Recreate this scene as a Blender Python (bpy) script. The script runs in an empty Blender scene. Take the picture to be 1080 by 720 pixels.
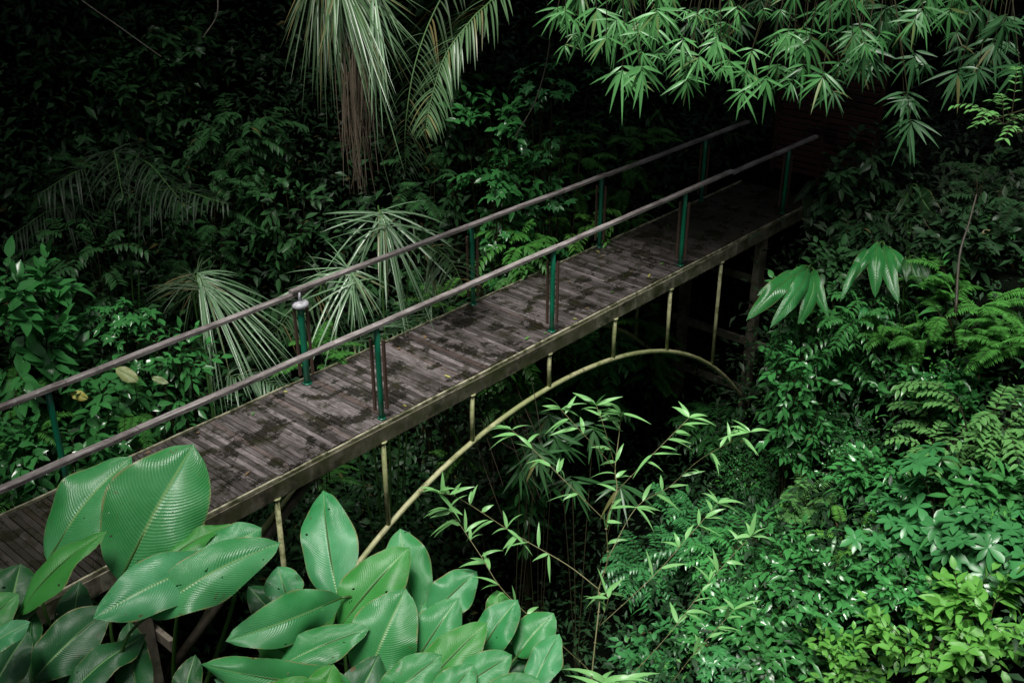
import bpy, math, random
import numpy as np
rng = np.random.default_rng(11); random.seed(11)
SC = bpy.context.scene; COL = SC.collection

# ------------------------------------------------------------------ camera frame
PIT = math.radians(26.62); YAW = math.radians(41.72); H = 5.5; FPX = 1173.0
F0 = np.array([math.cos(YAW), math.sin(YAW), 0.]); RT = np.array([math.sin(YAW), -math.cos(YAW), 0.])
FW = F0*math.cos(PIT)+np.array([0, 0, -math.sin(PIT)]); UP = np.cross(RT, FW); CAM = np.array([0, 0, H])
def P(x, y, d):                       # point seen at (x, y) of the photo, d metres ahead of the lens
    return CAM+(FW+RT*(x-540)/FPX+UP*(360-y)/FPX)*d

# ------------------------------------------------------------------ helpers
def unit(v):
    v = np.asarray(v, float); n = np.linalg.norm(v, axis=-1, keepdims=True); return v/np.maximum(n, 1e-9)
def thing(name, label, cat, loc=(0, 0, 0), group=None):
    o = bpy.data.objects.new(name, None); COL.objects.link(o); o.location = tuple(float(a) for a in loc)
    o.empty_display_size = .2
    o['label'] = label; o['category'] = cat
    if group: o['group'] = group
    return o
class Acc:
    def __init__(s): s.V = []; s.Q = []; s.U = []; s.n = 0
    def add(s, V, Q, U=None):
        V = np.asarray(V, float).reshape(-1, 3); Q = np.asarray(Q, int).reshape(-1, 4)
        if U is None: U = np.zeros((len(V), 2))
        s.V.append(V); s.Q.append(Q+s.n); s.U.append(np.asarray(U, float).reshape(-1, 2)); s.n += len(V)
    def box(s, c, size, ax=None, jit=0):
        c = np.asarray(c, float); h = np.asarray(size, float)/2
        g = np.array([[x, y, z] for x in (-1, 1) for y in (-1, 1) for z in (-1, 1)], float)*h
        if jit: g = g+rng.uniform(-jit, jit, g.shape)
        A = np.eye(3) if ax is None else np.asarray(ax)
        s.add(c+g@A, [[0, 1, 3, 2], [4, 6, 7, 5], [0, 4, 5, 1], [2, 3, 7, 6], [0, 2, 6, 4], [1, 5, 7, 3]], g[:, :2])
    def tube(s, pts, r, n=6, cap=True):
        pts = np.asarray(pts, float); m = len(pts); r = np.broadcast_to(np.asarray(r, float), (m,))
        T = unit(np.gradient(pts, axis=0)); ref = np.array([0, 0, 1.]) if abs(T[0][2]) < .9 else np.array([1., 0, 0])
        A = unit(np.cross(T, ref)); B = np.cross(T, A)
        a = np.arange(n)*2*math.pi/n
        V = pts[:, None]+r[:, None, None]*(A[:, None]*np.cos(a)[None, :, None]+B[:, None]*np.sin(a)[None, :, None])
        L = np.concatenate([[0], np.cumsum(np.linalg.norm(np.diff(pts, axis=0), axis=1))])
        U = np.stack(np.broadcast_arrays((a/(2*math.pi))[None, :], L[:, None]), -1)
        i = np.arange(n); j = (i+1) % n; Q = []
        for k in range(m-1): Q.append(np.stack([k*n+i, k*n+j, (k+1)*n+j, (k+1)*n+i], 1))
        Q = [np.concatenate(Q)]
        if cap and n % 2 == 0:
            for off, fl in ((0, 1), ((m-1)*n, 0)):
                q = [[off+k, off+k+1, off+n-2-k, off+n-1-k] for k in range(n//2-1)]
                Q.append(np.array([x[::-1] for x in q] if fl else q))
        s.add(V, np.concatenate(Q), U)
    def build(s, name, mat, parent=None, smooth=True, org=None):
        if not s.V: s.add(np.zeros((4, 3)), [[0, 1, 2, 3]])
        V = np.concatenate(s.V); Q = np.concatenate(s.Q); U = np.concatenate(s.U)
        if org is None and parent is not None:
            org = np.array(parent.location)
            if parent.parent: org = org+np.array(parent.parent.location)
        if org is not None: V = V-org
        me = bpy.data.meshes.new(name); me.vertices.add(len(V)); me.vertices.foreach_set('co', V.ravel().astype(np.float32))
        me.loops.add(Q.size); me.loops.foreach_set('vertex_index', Q.ravel().astype(np.int32))
        me.polygons.add(len(Q)); me.polygons.foreach_set('loop_start', np.arange(0, Q.size, 4, dtype=np.int32))
        me.polygons.foreach_set('loop_total', np.full(len(Q), 4, np.int32))
        me.polygons.foreach_set('use_smooth', np.full(len(Q), smooth, bool))
        uv = me.uv_layers.new(name='uv'); uv.data.foreach_set('uv', U[Q.ravel()].ravel().astype(np.float32))
        me.update(calc_edges=True); me.materials.append(mat)
        o = bpy.data.objects.new(name, me); COL.objects.link(o)
        if parent: o.parent = parent
        elif org is not None: o.location = tuple(org)
        return o
def bez(a, b, c, n=8):
    t = np.linspace(0, 1, n)[:, None]; return (1-t)**2*np.asarray(a)+2*t*(1-t)*np.asarray(b)+t*t*np.asarray(c)
def spline(pts, per=6):
    p = np.asarray(pts, float)
    if len(p) < 3: return p[0]+(p[-1]-p[0])*np.linspace(0, 1, per+1)[:, None]
    q = np.vstack([2*p[0]-p[1], p, 2*p[-1]-p[-2]]); out = []
    for i in range(1, len(q)-2):
        for t in np.arange(per)/per:
            a, b, c, d = q[i-1], q[i], q[i+1], q[i+2]
            out.append(.5*(2*b+(c-a)*t+(2*a-5*b+4*c-d)*t*t+(3*b-a-3*c+d)*t**3))
    out.append(p[-1]); return np.array(out)

# leaf outlines: (station, relative half width)
def prof(kind, n):
    t = np.linspace(0, 1, n+1)
    w = dict(ovate=lambda: np.sin(math.pi*t**.72)**.75, lance=lambda: np.sin(math.pi*t**.62)**.95,
             obov=lambda: np.sin(math.pi*t**1.35)**.75, line=lambda: np.minimum(1, np.minimum(t*8+.3, (1-t)*2.6))**.8)[kind]()
    w = np.maximum(np.nan_to_num(w), .03); return t, w
TM = {k: prof(*k) for k in [(a, b) for a in ('ovate', 'lance', 'obov', 'line') for b in (2, 3, 4, 6)]}
class Leaves:
    """collects leaf instances, then expands them to one mesh"""
    def __init__(s, kind='ovate', seg=4, fold=.25, curl=.12, grav=.15):
        s.t, s.w = TM[(kind, seg)]; s.fold = fold; s.curl = curl; s.grav = grav; s.I = []
    def put(s, O, D, N, L, W): s.I.append((O, D, N, L, W))
    def many(s, O, D, N, L, W):
        for x in zip(O, D, N, L, W): s.I.append(x)
    def arr(s):
        if isinstance(s.I, tuple): return s.I
        return tuple(np.array([x[k] for x in s.I], float) for k in range(5))
    def into(s, acc):
        if not len(s.I): return
        O, D, N, L, W = s.arr()
        D = unit(D); S = unit(np.cross(N, D)); N = np.cross(D, S); n = len(O); m = len(s.t)
        jc = rng.uniform(.4, 1.6, n)
        t = s.t[None, :, None, None]; w = s.w[None, :, None, None]; sg = np.array([-1, 0, 1.])[None, None, :, None]
        L4 = L[:, None, None, None]; W4 = W[:, None, None, None]*.5; j4 = jc[:, None, None, None]
        V = (O[:, None, None]+D[:, None, None]*t*L4+S[:, None, None]*sg*w*W4
             + N[:, None, None]*(s.fold*np.abs(sg)*w*W4-s.curl*j4*t*t*L4))
        V = V+np.array([0, 0, -1.])*(s.grav*j4*t*t*L4)
        base = (np.arange(m-1)[:, None]*3+np.arange(2)[None, :]).ravel()
        q = np.stack([base, base+1, base+4, base+3], 1)
        Q = (q[None]+(np.arange(n)*m*3)[:, None, None]).reshape(-1, 4)
        U = np.broadcast_to(np.stack(np.broadcast_arrays(sg[0, 0, :, 0][None, :], s.t[:, None]), -1)[None], (n, m, 3, 2))
        acc.add(V.reshape(-1, 3), Q, U.reshape(-1, 2))
    def build(s, name, mat, parent=None, org=None):
        a = Acc(); s.into(a); return a.build(name, mat, parent, True, org)
def rdir(n=None):
    v = rng.normal(size=(3,) if n is None else (n, 3)); return unit(v)
ZU = np.array([0, 0, 1.])

# ------------------------------------------------------------------ materials
def mat(name):
    m = bpy.data.materials.new(name); m.use_nodes = True; nt = m.node_tree; nt.nodes.clear()
    return m, nt, nt.nodes, nt.links
def node(nt, t, **k):
    n = nt.nodes.new(t)
    for a, b in k.items(): setattr(n, a, b)
    return n
def mixc(nt, fac, a, b, typ='MIX'):
    n = node(nt, 'ShaderNodeMix', data_type='RGBA', blend_type=typ)
    for s, v in ((0, fac), (6, a), (7, b)):
        if isinstance(v, (int, float)): n.inputs[s].default_value = v
        elif isinstance(v, tuple): n.inputs[s].default_value = v if len(v) == 4 else (*v, 1)
        else: nt.links.new(v, n.inputs[s])
    return n.outputs[2]
def math_(nt, op, a, b=None, clamp=False):
    n = node(nt, 'ShaderNodeMath', operation=op, use_clamp=clamp)
    for i, v in enumerate((a, b)):
        if v is None: continue
        if isinstance(v, (int, float)): n.inputs[i].default_value = v
        else: nt.links.new(v, n.inputs[i])
    return n.outputs[0]
def noise(nt, vec, scale, det=4, rough=.6, dist=0.):
    n = node(nt, 'ShaderNodeTexNoise'); n.inputs['Scale'].default_value = scale; n.inputs['Detail'].default_value = det
    n.inputs['Roughness'].default_value = rough; n.inputs['Distortion'].default_value = dist
    if vec is not None: nt.links.new(vec, n.inputs['Vector'])
    return n.outputs['Fac']
def ramp(nt, fac, stops):
    n = node(nt, 'ShaderNodeValToRGB'); e = n.color_ramp.elements
    while len(e) < len(stops): e.new(.5)
    for x, (p, c) in zip(e, stops):
        x.position = p; x.color = (c, c, c, 1) if isinstance(c, (int, float)) else (*c, 1)
    nt.links.new(fac, n.inputs[0]); return n.outputs[0]
def gpos(nt): return node(nt, 'ShaderNodeNewGeometry').outputs['Position']
def vscale(nt, v, s):
    n = node(nt, 'ShaderNodeMapping'); n.inputs['Scale'].default_value = s; nt.links.new(v, n.inputs['Vector']); return n.outputs[0]
def bump(nt, h, st, dist=.01):
    n = node(nt, 'ShaderNodeBump'); n.inputs['Strength'].default_value = st; n.inputs['Distance'].default_value = dist
    nt.links.new(h, n.inputs['Height']); return n.outputs[0]
def finish(nt, col, rough, bmp=None, trans=0., tcol=None, spec=.5, coat=0.):
    b = node(nt, 'ShaderNodeBsdfPrincipled'); out = node(nt, 'ShaderNodeOutputMaterial')
    if isinstance(col, tuple): b.inputs['Base Color'].default_value = (*col, 1)
    else: nt.links.new(col, b.inputs['Base Color'])
    if isinstance(rough, (int, float)): b.inputs['Roughness'].default_value = rough
    else: nt.links.new(rough, b.inputs['Roughness'])
    b.inputs['Specular IOR Level'].default_value = spec
    if bmp is not None: nt.links.new(bmp, b.inputs['Normal'])
    sh = b.outputs[0]
    if trans:
        t = node(nt, 'ShaderNodeBsdfTranslucent'); nt.links.new(tcol if tcol is not None else col, t.inputs[0])
        mx = node(nt, 'ShaderNodeMixShader'); mx.inputs[0].default_value = trans
        nt.links.new(sh, mx.inputs[1]); nt.links.new(t.outputs[0], mx.inputs[2]); sh = mx.outputs[0]
    if coat: b.inputs['Coat Weight'].default_value = coat; b.inputs['Coat Roughness'].default_value = .3
    nt.links.new(sh, out.inputs[0])
def leafmat(name, c1, c2, rough=.38, vein=(.09, .2, .05), vw=.1, vs=.55, trans=.18, spec=.5, dead=0., patchy=0., pscale=.55):
    m, nt, N, L = mat(name)
    g = node(nt, 'ShaderNodeNewGeometry'); r = g.outputs['Random Per Island']
    col = mixc(nt, r, c1, c2)
    nz = noise(nt, g.outputs['Position'], 2.2, 2)
    col = mixc(nt, math_(nt, 'MULTIPLY', ramp(nt, nz, [(.35, 0.), (.7, 1.)]), .45), col, tuple(a*.45 for a in c1))
    if patchy: col = mixc(nt, math_(nt, 'MULTIPLY', ramp(nt, noise(nt, g.outputs['Position'], pscale, 3, .6), [(.42, 0.), (.6, 1.)]), patchy), col, tuple(a*.2 for a in c1))  # dark patches put shade pockets between clumps into the leaf colour
    if dead:
        col = mixc(nt, math_(nt, 'GREATER_THAN', math_(nt, 'FRACT', math_(nt, 'MULTIPLY', r, 37.3)), 1-dead), col, (.2, .11, .035))
    uv = node(nt, 'ShaderNodeUVMap'); sx = node(nt, 'ShaderNodeSeparateXYZ'); L.new(uv.outputs[0], sx.inputs[0])
    au = math_(nt, 'ABSOLUTE', sx.outputs[0])
    mid = ramp(nt, au, [(0., 1.), (vw, 0.)])
    col = mixc(nt, math_(nt, 'MULTIPLY', mid, vs), col, vein)
    back = math_(nt, 'MULTIPLY', g.outputs['Backfacing'], .5)
    col = mixc(nt, back, col, tuple(min(1, a*1.25+.02) for a in c2))
    rg = math_(nt, 'ADD', math_(nt, 'MULTIPLY', math_(nt, 'FRACT', math_(nt, 'MULTIPLY', r, 13.7)), .22), rough-.1)
    finish(nt, col, rg, None, trans, None, spec)
    return m
def pleatmat(name, c1, c2, rough, nv=42., slant=.22, torn=True):
    """large pleated leaf: side veins running from a pale midrib"""
    m, nt, N, L = mat(name)
    g = node(nt, 'ShaderNodeNewGeometry'); r = node(nt, 'ShaderNodeObjectInfo').outputs['Random']
    uv = node(nt, 'ShaderNodeUVMap'); sx = node(nt, 'ShaderNodeSeparateXYZ'); L.new(uv.outputs[0], sx.inputs[0])
    au = math_(nt, 'ABSOLUTE', sx.outputs[0])
    w = noise(nt, g.outputs['Position'], 7, 2)
    q = math_(nt, 'SUBTRACT', sx.outputs[1], math_(nt, 'MULTIPLY', math_(nt, 'POWER', au, 1.5), slant))
    q = math_(nt, 'ADD', q, math_(nt, 'MULTIPLY', w, .02))
    wav = math_(nt, 'SINE', math_(nt, 'MULTIPLY', q, nv*6.283))
    fine = math_(nt, 'SINE', math_(nt, 'MULTIPLY', q, nv*3.1*6.283))
    n1 = noise(nt, g.outputs['Position'], 3.5, 3)
    col = mixc(nt, ramp(nt, n1, [(.3, 0.), (.7, 1.)]), c1, c2)
    col = mixc(nt, math_(nt, 'MULTIPLY', r, .5), col, (c1[0]*1.3, c1[1]*.95, c1[2]*.5))
    wv = math_(nt, 'MULTIPLY_ADD', wav, .5); nt.nodes[-1].inputs[2].default_value = .5
    col = mixc(nt, math_(nt, 'MULTIPLY', wv, .24), col, tuple(a*.45 for a in c1))
    n3 = noise(nt, g.outputs['Position'], 38, 3)
    col = mixc(nt, ramp(nt, n3, [(.62, 0.), (.75, .35)]), col, (.16, .3, .14))
    mid = ramp(nt, au, [(0., 1.), (.022, .9), (.045, 0.)])
    col = mixc(nt, mid, col, (.2, .42, .14))
    rim = math_(nt, 'MULTIPLY', ramp(nt, au, [(.93, 0.), (.985, 1.)]), ramp(nt, noise(nt, g.outputs['Position'], 11, 3), [(.42, .05), (.62, .95)]))
    col = mixc(nt, rim, col, (.3, .3, .12))
    spots = math_(nt, 'MULTIPLY', ramp(nt, noise(nt, g.outputs['Position'], 16, 5, .7), [(.63, 0.), (.68, .9)]), ramp(nt, au, [(.3, .0), (.85, 1.)]))
    col = mixc(nt, spots, col, (.14, .08, .03))
    hb = math_(nt, 'ADD', wav, math_(nt, 'MULTIPLY', fine, .3))
    bm = bump(nt, hb, .3, .005)
    finish(nt, col, rough, bm, .16, None, .48, .2)
    # insect holes
    out = [n for n in nt.nodes if n.type == 'OUTPUT_MATERIAL'][0]; src = out.inputs[0].links[0].from_socket
    hole = math_(nt, 'MULTIPLY', math_(nt, 'GREATER_THAN', noise(nt, g.outputs['Position'], 24, 2, .5), .735), math_(nt, 'GREATER_THAN', au, .12))
    mx = node(nt, 'ShaderNodeMixShader'); tr = node(nt, 'ShaderNodeBsdfTransparent'); L.new(hole, mx.inputs[0]); L.new(src, mx.inputs[1]); L.new(tr.outputs[0], mx.inputs[2]); L.new(mx.outputs[0], out.inputs[0])
    return m
def woodmat(name, c1, c2, gs=(30, 4, 4), patch=(.014, .013, .009), rough=(.3, .6), island=True, pscale=2.4, pcut=(.5, .64), moss=None, wet=.5, mcut=(.48, .66), algae_shade=False):
    m, nt, N, L = mat(name)
    g = node(nt, 'ShaderNodeNewGeometry'); p = g.outputs['Position']
    gr = noise(nt, vscale(nt, p, gs), 1., 6, .7, .4)
    col = mixc(nt, ramp(nt, gr, [(.3, 0.), (.7, 1.)]), c1, c2)
    if island:
        col = mixc(nt, math_(nt, 'MULTIPLY', g.outputs['Random Per Island'], .8), col, tuple(a*.8 for a in c1))
        rr = math_(nt, 'FRACT', math_(nt, 'MULTIPLY', g.outputs['Random Per Island'], 29.7))
        col = mixc(nt, math_(nt, 'MULTIPLY', math_(nt, 'GREATER_THAN', rr, .93), .3), col, (.15, .085, .065))
    n1 = noise(nt, p, pscale, 6, .68)
    pf = ramp(nt, n1, [(pcut[0], 0.), (pcut[1], 1.)])
    col = mixc(nt, math_(nt, 'MULTIPLY', pf, .88), col, patch)
    n2 = noise(nt, p, 28, 4, .8)
    col = mixc(nt, ramp(nt, n2, [(.6, 0.), (.72, .4)]), col, tuple(min(1, a*1.7) for a in c2))
    if moss:
        n4 = noise(nt, p, 5., 5, .7); col = mixc(nt, ramp(nt, n4, [(mcut[0], 0.), (mcut[1], .8)]), col, moss)
    if algae_shade:       # olive film tint, with shade painted into the colour at both deck ends
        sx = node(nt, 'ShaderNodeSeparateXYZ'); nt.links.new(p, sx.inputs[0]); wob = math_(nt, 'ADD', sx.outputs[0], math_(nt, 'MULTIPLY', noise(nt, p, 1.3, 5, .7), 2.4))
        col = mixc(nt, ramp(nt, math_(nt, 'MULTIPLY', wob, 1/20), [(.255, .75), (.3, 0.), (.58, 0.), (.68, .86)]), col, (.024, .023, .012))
    rg = mixc(nt, pf, (rough[1],)*3, (rough[0],)*3)
    hb = math_(nt, 'ADD', gr, math_(nt, 'MULTIPLY', n2, .4))
    finish(nt, col, rg, bump(nt, hb, .5, .004), spec=wet)
    return m
def paintmat(name, c, dirt, rough=.4, ds=9., cut=(.5, .7), c_alt=None):
    m, nt, N, L = mat(name); p = gpos(nt)
    col = mixc(nt, ramp(nt, noise(nt, p, ds, 6, .7), [(cut[0], 0.), (cut[1], .9)]), c, dirt)
    if c_alt: col = mixc(nt, ramp(nt, noise(nt, p, 2.2, 3), [(.4, 0.), (.6, .8)]), col, c_alt)
    h = noise(nt, p, 60, 4)
    finish(nt, col, rough, bump(nt, h, .3, .002)); return m
def soilmat(name):
    m, nt, N, L = mat(name); p = gpos(nt)
    col = mixc(nt, ramp(nt, noise(nt, p, .9, 8, .7), [(.35, 0.), (.65, 1.)]), (.004, .004, .003), (.003, .006, .003))
    finish(nt, col, .9, bump(nt, noise(nt, p, 6, 8, .7), 1., .08), spec=.02); return m

M = {}
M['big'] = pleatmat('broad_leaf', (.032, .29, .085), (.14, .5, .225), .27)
M['bigdark'] = pleatmat('broad_leaf_shaded', (.014, .11, .03), (.03, .17, .055), .35)  # darker copy of broad_leaf with shade put into its colour
M['bigfresh'] = pleatmat('broad_leaf_fresh', (.045, .3, .05), (.08, .4, .09), .35)
M['petiole'] = leafmat('petiole', (.04, .12, .02), (.06, .15, .03), .45, vs=0, trans=0)
M['bamleaf'] = leafmat('bamboo_leaf', (.11, .4, .08), (.28, .62, .22), .33, (.5, .66, .3), .12, .4, .3)
M['bamstem'] = leafmat('bamboo_stem', (.17, .17, .07), (.26, .25, .12), .4, vs=0, trans=0)
M['culm'] = leafmat('bamboo_culm', (.07, .14, .02), (.12, .17, .04), .45, vs=0, trans=0)
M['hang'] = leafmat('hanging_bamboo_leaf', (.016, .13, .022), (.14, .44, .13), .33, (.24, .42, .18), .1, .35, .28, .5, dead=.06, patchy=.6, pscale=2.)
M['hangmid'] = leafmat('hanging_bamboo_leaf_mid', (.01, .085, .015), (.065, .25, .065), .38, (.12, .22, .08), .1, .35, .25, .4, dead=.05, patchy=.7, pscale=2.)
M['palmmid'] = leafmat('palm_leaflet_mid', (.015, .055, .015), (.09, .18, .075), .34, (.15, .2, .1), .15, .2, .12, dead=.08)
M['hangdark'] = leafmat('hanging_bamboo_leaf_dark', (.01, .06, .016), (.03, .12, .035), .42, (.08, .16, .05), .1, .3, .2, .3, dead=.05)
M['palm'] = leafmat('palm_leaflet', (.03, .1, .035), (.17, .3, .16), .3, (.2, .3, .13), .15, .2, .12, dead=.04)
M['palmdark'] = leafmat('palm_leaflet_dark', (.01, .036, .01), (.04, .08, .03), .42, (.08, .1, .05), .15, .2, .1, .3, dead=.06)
M['dry'] = leafmat('dry_palm_fibre', (.05, .04, .027), (.1, .08, .055), .7, vs=0, trans=.1, spec=.2)
M['twig'] = leafmat('twig', (.02, .02, .009), (.045, .042, .018), .7, vs=0, trans=0, spec=.2)
M['g1'] = leafmat('leaf_deep_green', (.006, .08, .012), (.055, .26, .058), .25, patchy=.85, pscale=1.5)
M['g2'] = leafmat('leaf_glossy_green', (.008, .09, .018), (.06, .31, .07), .2, patchy=.85, pscale=1.5)
M['g3'] = leafmat('leaf_blue_green', (.012, .1, .022), (.05, .26, .07), .3, (.09, .24, .11), spec=.45, patchy=.5, pscale=1.5)
M['g4'] = leafmat('leaf_lime', (.05, .24, .02), (.15, .44, .07), .4, (.25, .45, .1), trans=.3)
M['g5'] = leafmat('leaf_pale_edge', (.045, .17, .035), (.13, .34, .09), .28, (.03, .11, .03), .3, .6)
M['g6'] = leafmat('fern_green', (.014, .12, .014), (.08, .31, .045), .4, trans=.25, spec=.35)
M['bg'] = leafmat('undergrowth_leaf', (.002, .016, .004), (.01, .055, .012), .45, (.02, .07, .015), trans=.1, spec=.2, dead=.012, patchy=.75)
M['palmblack'] = leafmat('palm_leaflet_shaded', (.004, .016, .005), (.014, .034, .012), .5, (.03, .05, .02), .15, .2, .05, .2)  # palm leaflet copy, forest shade put into its colour
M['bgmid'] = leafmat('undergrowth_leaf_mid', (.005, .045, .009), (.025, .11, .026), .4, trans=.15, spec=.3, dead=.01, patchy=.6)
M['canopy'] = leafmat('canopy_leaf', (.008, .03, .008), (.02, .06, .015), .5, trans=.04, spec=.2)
M['dryleaf'] = leafmat('fallen_leaf', (.16, .07, .03), (.3, .2, .09), .5)
M['bark'] = woodmat('bark', (.05, .04, .028), (.09, .075, .05), (6, 6, 1.2), island=False, moss=(.02, .04, .012))
M['soil'] = soilmat('soil')
M['deck'] = woodmat('deck_planks', (.022, .017, .014), (.44, .39, .39), (75, 5, 75), patch=(.012, .011, .007), pscale=2.9, pcut=(.52, .565), rough=(.14, .34), moss=(.028, .028, .012), mcut=(.5, .62), wet=.65, algae_shade=True)
M['rail'] = woodmat('handrail_timber', (.07, .058, .052), (.62, .57, .56), (4, 60, 60), island=False, pscale=2.2, pcut=(.42, .7), rough=(.35, .5), patch=(.06, .045, .042))
M['beam'] = woodmat('edge_beam', (.15, .13, .09), (.58, .55, .42), (11, 11, 2), island=True, pscale=4.5, pcut=(.47, .62), moss=(.085, .095, .035), mcut=(.44, .6), patch=(.02, .018, .012), rough=(.5, .75))
M['lip'] = paintmat('edge_strip', (.5, .48, .34), (.07, .08, .03), .5, 7, (.42, .58))
M['under'] = woodmat('bearer_timber', (.05, .04, .03), (.11, .095, .07), (4, 4, 4), island=False, moss=(.03, .04, .015))
M['leg'] = woodmat('trestle_timber', (.13, .11, .09), (.3, .27, .21), (5, 5, 1.5), island=False, moss=(.06, .07, .03))
M['green'] = paintmat('green_paint', (.008, .22, .115), (.02, .07, .04), .3, 12, (.55, .75), (.008, .14, .08))
M['batten'] = woodmat('batten', (.06, .036, .026), (.13, .08, .06), (60, 60, 3), island=False, pcut=(.6, .8))
M['cap'] = paintmat('cap_grey', (.5, .5, .54), (.1, .1, .1), .4, 20)
M['pipe'] = paintmat('lichened_pipe', (.58, .58, .33), (.1, .12, .035), .5, 8, (.46, .64), (.3, .35, .14))
M['screen'] = woodmat('screen_slat', (.05, .017, .012), (.085, .03, .02), (4, 4, 30), island=False)

# ------------------------------------------------------------------ terrain
CP = [(0, 0, 3.9), (-3, -3, 4.6), (3, -3, 4.5), (-4, 3, 3), (1.5, 2, 2.6), (2.6, 3.6, .3), (4, 3, .2), (2, 5, .2), (.5, 6.5, .1), (0, 8, -.4), (-4, 8, .4), (3, 7.5, -1.9),
      (3, 9.5, -1.3), (1, 11, -.2), (4, 11, -.8), (5, 5.2, -2.6), (6.5, 6, -4.4), (8.5, 7.5, -5.2), (8.5, 10, -4.2), (6, 4, -2.6), (5.2, 2.6, -2.0), (6.4, 2.2, -2.3), (7.5, 3.6, -2.7),
      (9, 4.5, -2.6), (10, 6, -3.6), (11.7, 4.7, -.8), (10.6, 4.7, -2.3), (11.2, 5.9, -3.2), (12.3, 6.5, -3.1), (12.9, 5.7, -.8), (12, 3.4, .4), (11.5, 7, -3.9), (11, 9, -3.6), (13.2, 7, -3.), (13.2, 9, -2.6), (13.2, 4.8, 0), (15.2, 6, .0), (15.0, 8, -.45), (15.9, 7.5, -.12), (17.5, 7.5, -.12), (17, 4, 1.),
      (9.4, 2.4, -1.1), (12, 2, .3), (8, 0, -.5), (14, 0, 2.), (20, 8, 1), (22, 0, 4), (12, -5, 3.5), (6, 13, -1.), (3, 14, 2.4), (0, 15, 4.5), (8.5, 13.5, -1), (11, 13, .2), (14, 11.5, .2), (18, 12, 2.5),
      (5, 17, 5), (9, 17, 4), (13, 16, 4), (0, 22, 12), (10, 22, 11), (20, 18, 9), (25, 10, 7), (30, 30, 20), (-10, 22, 13), (-14, 4, 8), (-10, -14, 9), (14, -15, 9), (36, 0, 14), (0, -30, 15), (-35, 0, 15), (0, 45, 20), (45, 45, 22), (-45, 45, 20), (-45, -45, 18), (45, -45, 18)]
CP = np.array(CP, float)
def _ph(a, b): return np.sqrt(((a[:, None]-b[None])**2).sum(-1)+1.2)
_K = _ph(CP[:, :2], CP[:, :2])+np.eye(len(CP))*.02; _W = np.linalg.solve(_K, CP[:, 2]-4.)
def ground(xy):
    xy = np.atleast_2d(np.asarray(xy, float))
    z = _ph(xy, CP[:, :2])@_W+4.
    r = np.linalg.norm(xy-np.array([8, 8]), axis=1); f = np.clip((r-45)/60, 0, 1)
    z = z*(1-f)+16*f
    z = z+.12*np.sin(xy[:, 0]*1.7+xy[:, 1]*.6)*np.cos(xy[:, 1]*1.9-xy[:, 0]*.4)
    return z
def gz(x, y): return float(ground([[x, y]])[0])
_a = np.concatenate([-np.geomspace(400, 26, 14), np.linspace(-24, 34, 146), np.geomspace(36, 420, 14)])
gx, gy = np.meshgrid(_a, _a, indexing='ij'); n = len(_a)
gv = np.stack([gx.ravel(), gy.ravel(), ground(np.stack([gx.ravel(), gy.ravel()], 1))], 1)
ii, jj = np.meshgrid(np.arange(n-1), np.arange(n-1), indexing='ij'); b0 = (ii*n+jj).ravel()
ta = Acc(); ta.add(gv, np.stack([b0, b0+n, b0+n+1, b0+1], 1))
go = ta.build('ground', M['soil']); go['kind'] = 'structure'
def hit(px, py, lift=0., d0=4.):
    ts = np.arange(d0, 45, .06); pts = CAM+(FW+RT*(px-540)/FPX+UP*(360-py)/FPX)*ts[:, None]
    g = ground(pts[:, :2])+lift; k = np.argmax(pts[:, 2] < g); return pts[k], float(ts[k])

# ------------------------------------------------------------------ footbridge
Y0, Y1, X0, X1 = 7.06, 8.35, -1.5, 14.7
br = thing('footbridge', 'long timber footbridge with green posts crossing the ravine', 'footbridge', ((X0+X1)/2, (Y0+Y1)/2, 0))
a = Acc(); x = X0; k = 0
while x < X1:
    w = .062+random.uniform(-.005, .005); e0 = random.uniform(0, .012); e1 = random.uniform(0, .012)
    sag = random.uniform(-.003, .003); gap = random.choice([.004, .006, .008, .014])
    ax = np.eye(3); t = random.uniform(-.006, .006); ax = np.array([[math.cos(t), math.sin(t), 0], [-math.sin(t), math.cos(t), 0], [0, 0, 1]])
    a.box((x+w/2, (Y0+Y1)/2+(e0-e1)/2, -.02+sag), (w-gap, Y1-Y0-.05-e0-e1, .035), ax, .0015)
    x += w
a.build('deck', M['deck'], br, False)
for y in (Y0, Y1):
    a = Acc(); x = X0; s = -1 if y == Y0 else 1
    while x < X1-.05:
        L = min(random.uniform(2.2, 3.4), X1-x)
        a.box((x+L/2, y+s*.005, -.112+random.uniform(-.002, .002)), (L-.006, .045, .16), None, .002); x += L
    a.build('edge_beam', M['beam'], br, False)
    a = Acc(); xs = np.linspace(X0, X1, 60)
    for i in range(59):
        a.box(((xs[i]+xs[i+1])/2, y+s*.002+rng.normal()*.001, -.012+rng.normal()*.0015), (xs[1]-xs[0]-.001, .022, .03), None, .001)
    a.build('edge_strip', M['lip'], br, False)
for y in (Y0+.2, (Y0+Y1)/2, Y1-.2):
    a = Acc(); a.box(((X0+X1)/2, y, -.12), (X1-X0, .07, .15)); a.build('bearer', M['under'], br, False)
for x in np.arange(X0+.4, X1, 1.27):
    a = Acc(); a.box((x, (Y0+Y1)/2, -.235), (.07, Y1-Y0-.08, .075), None, .003); a.build('joist', M['under'], br, False)
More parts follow.
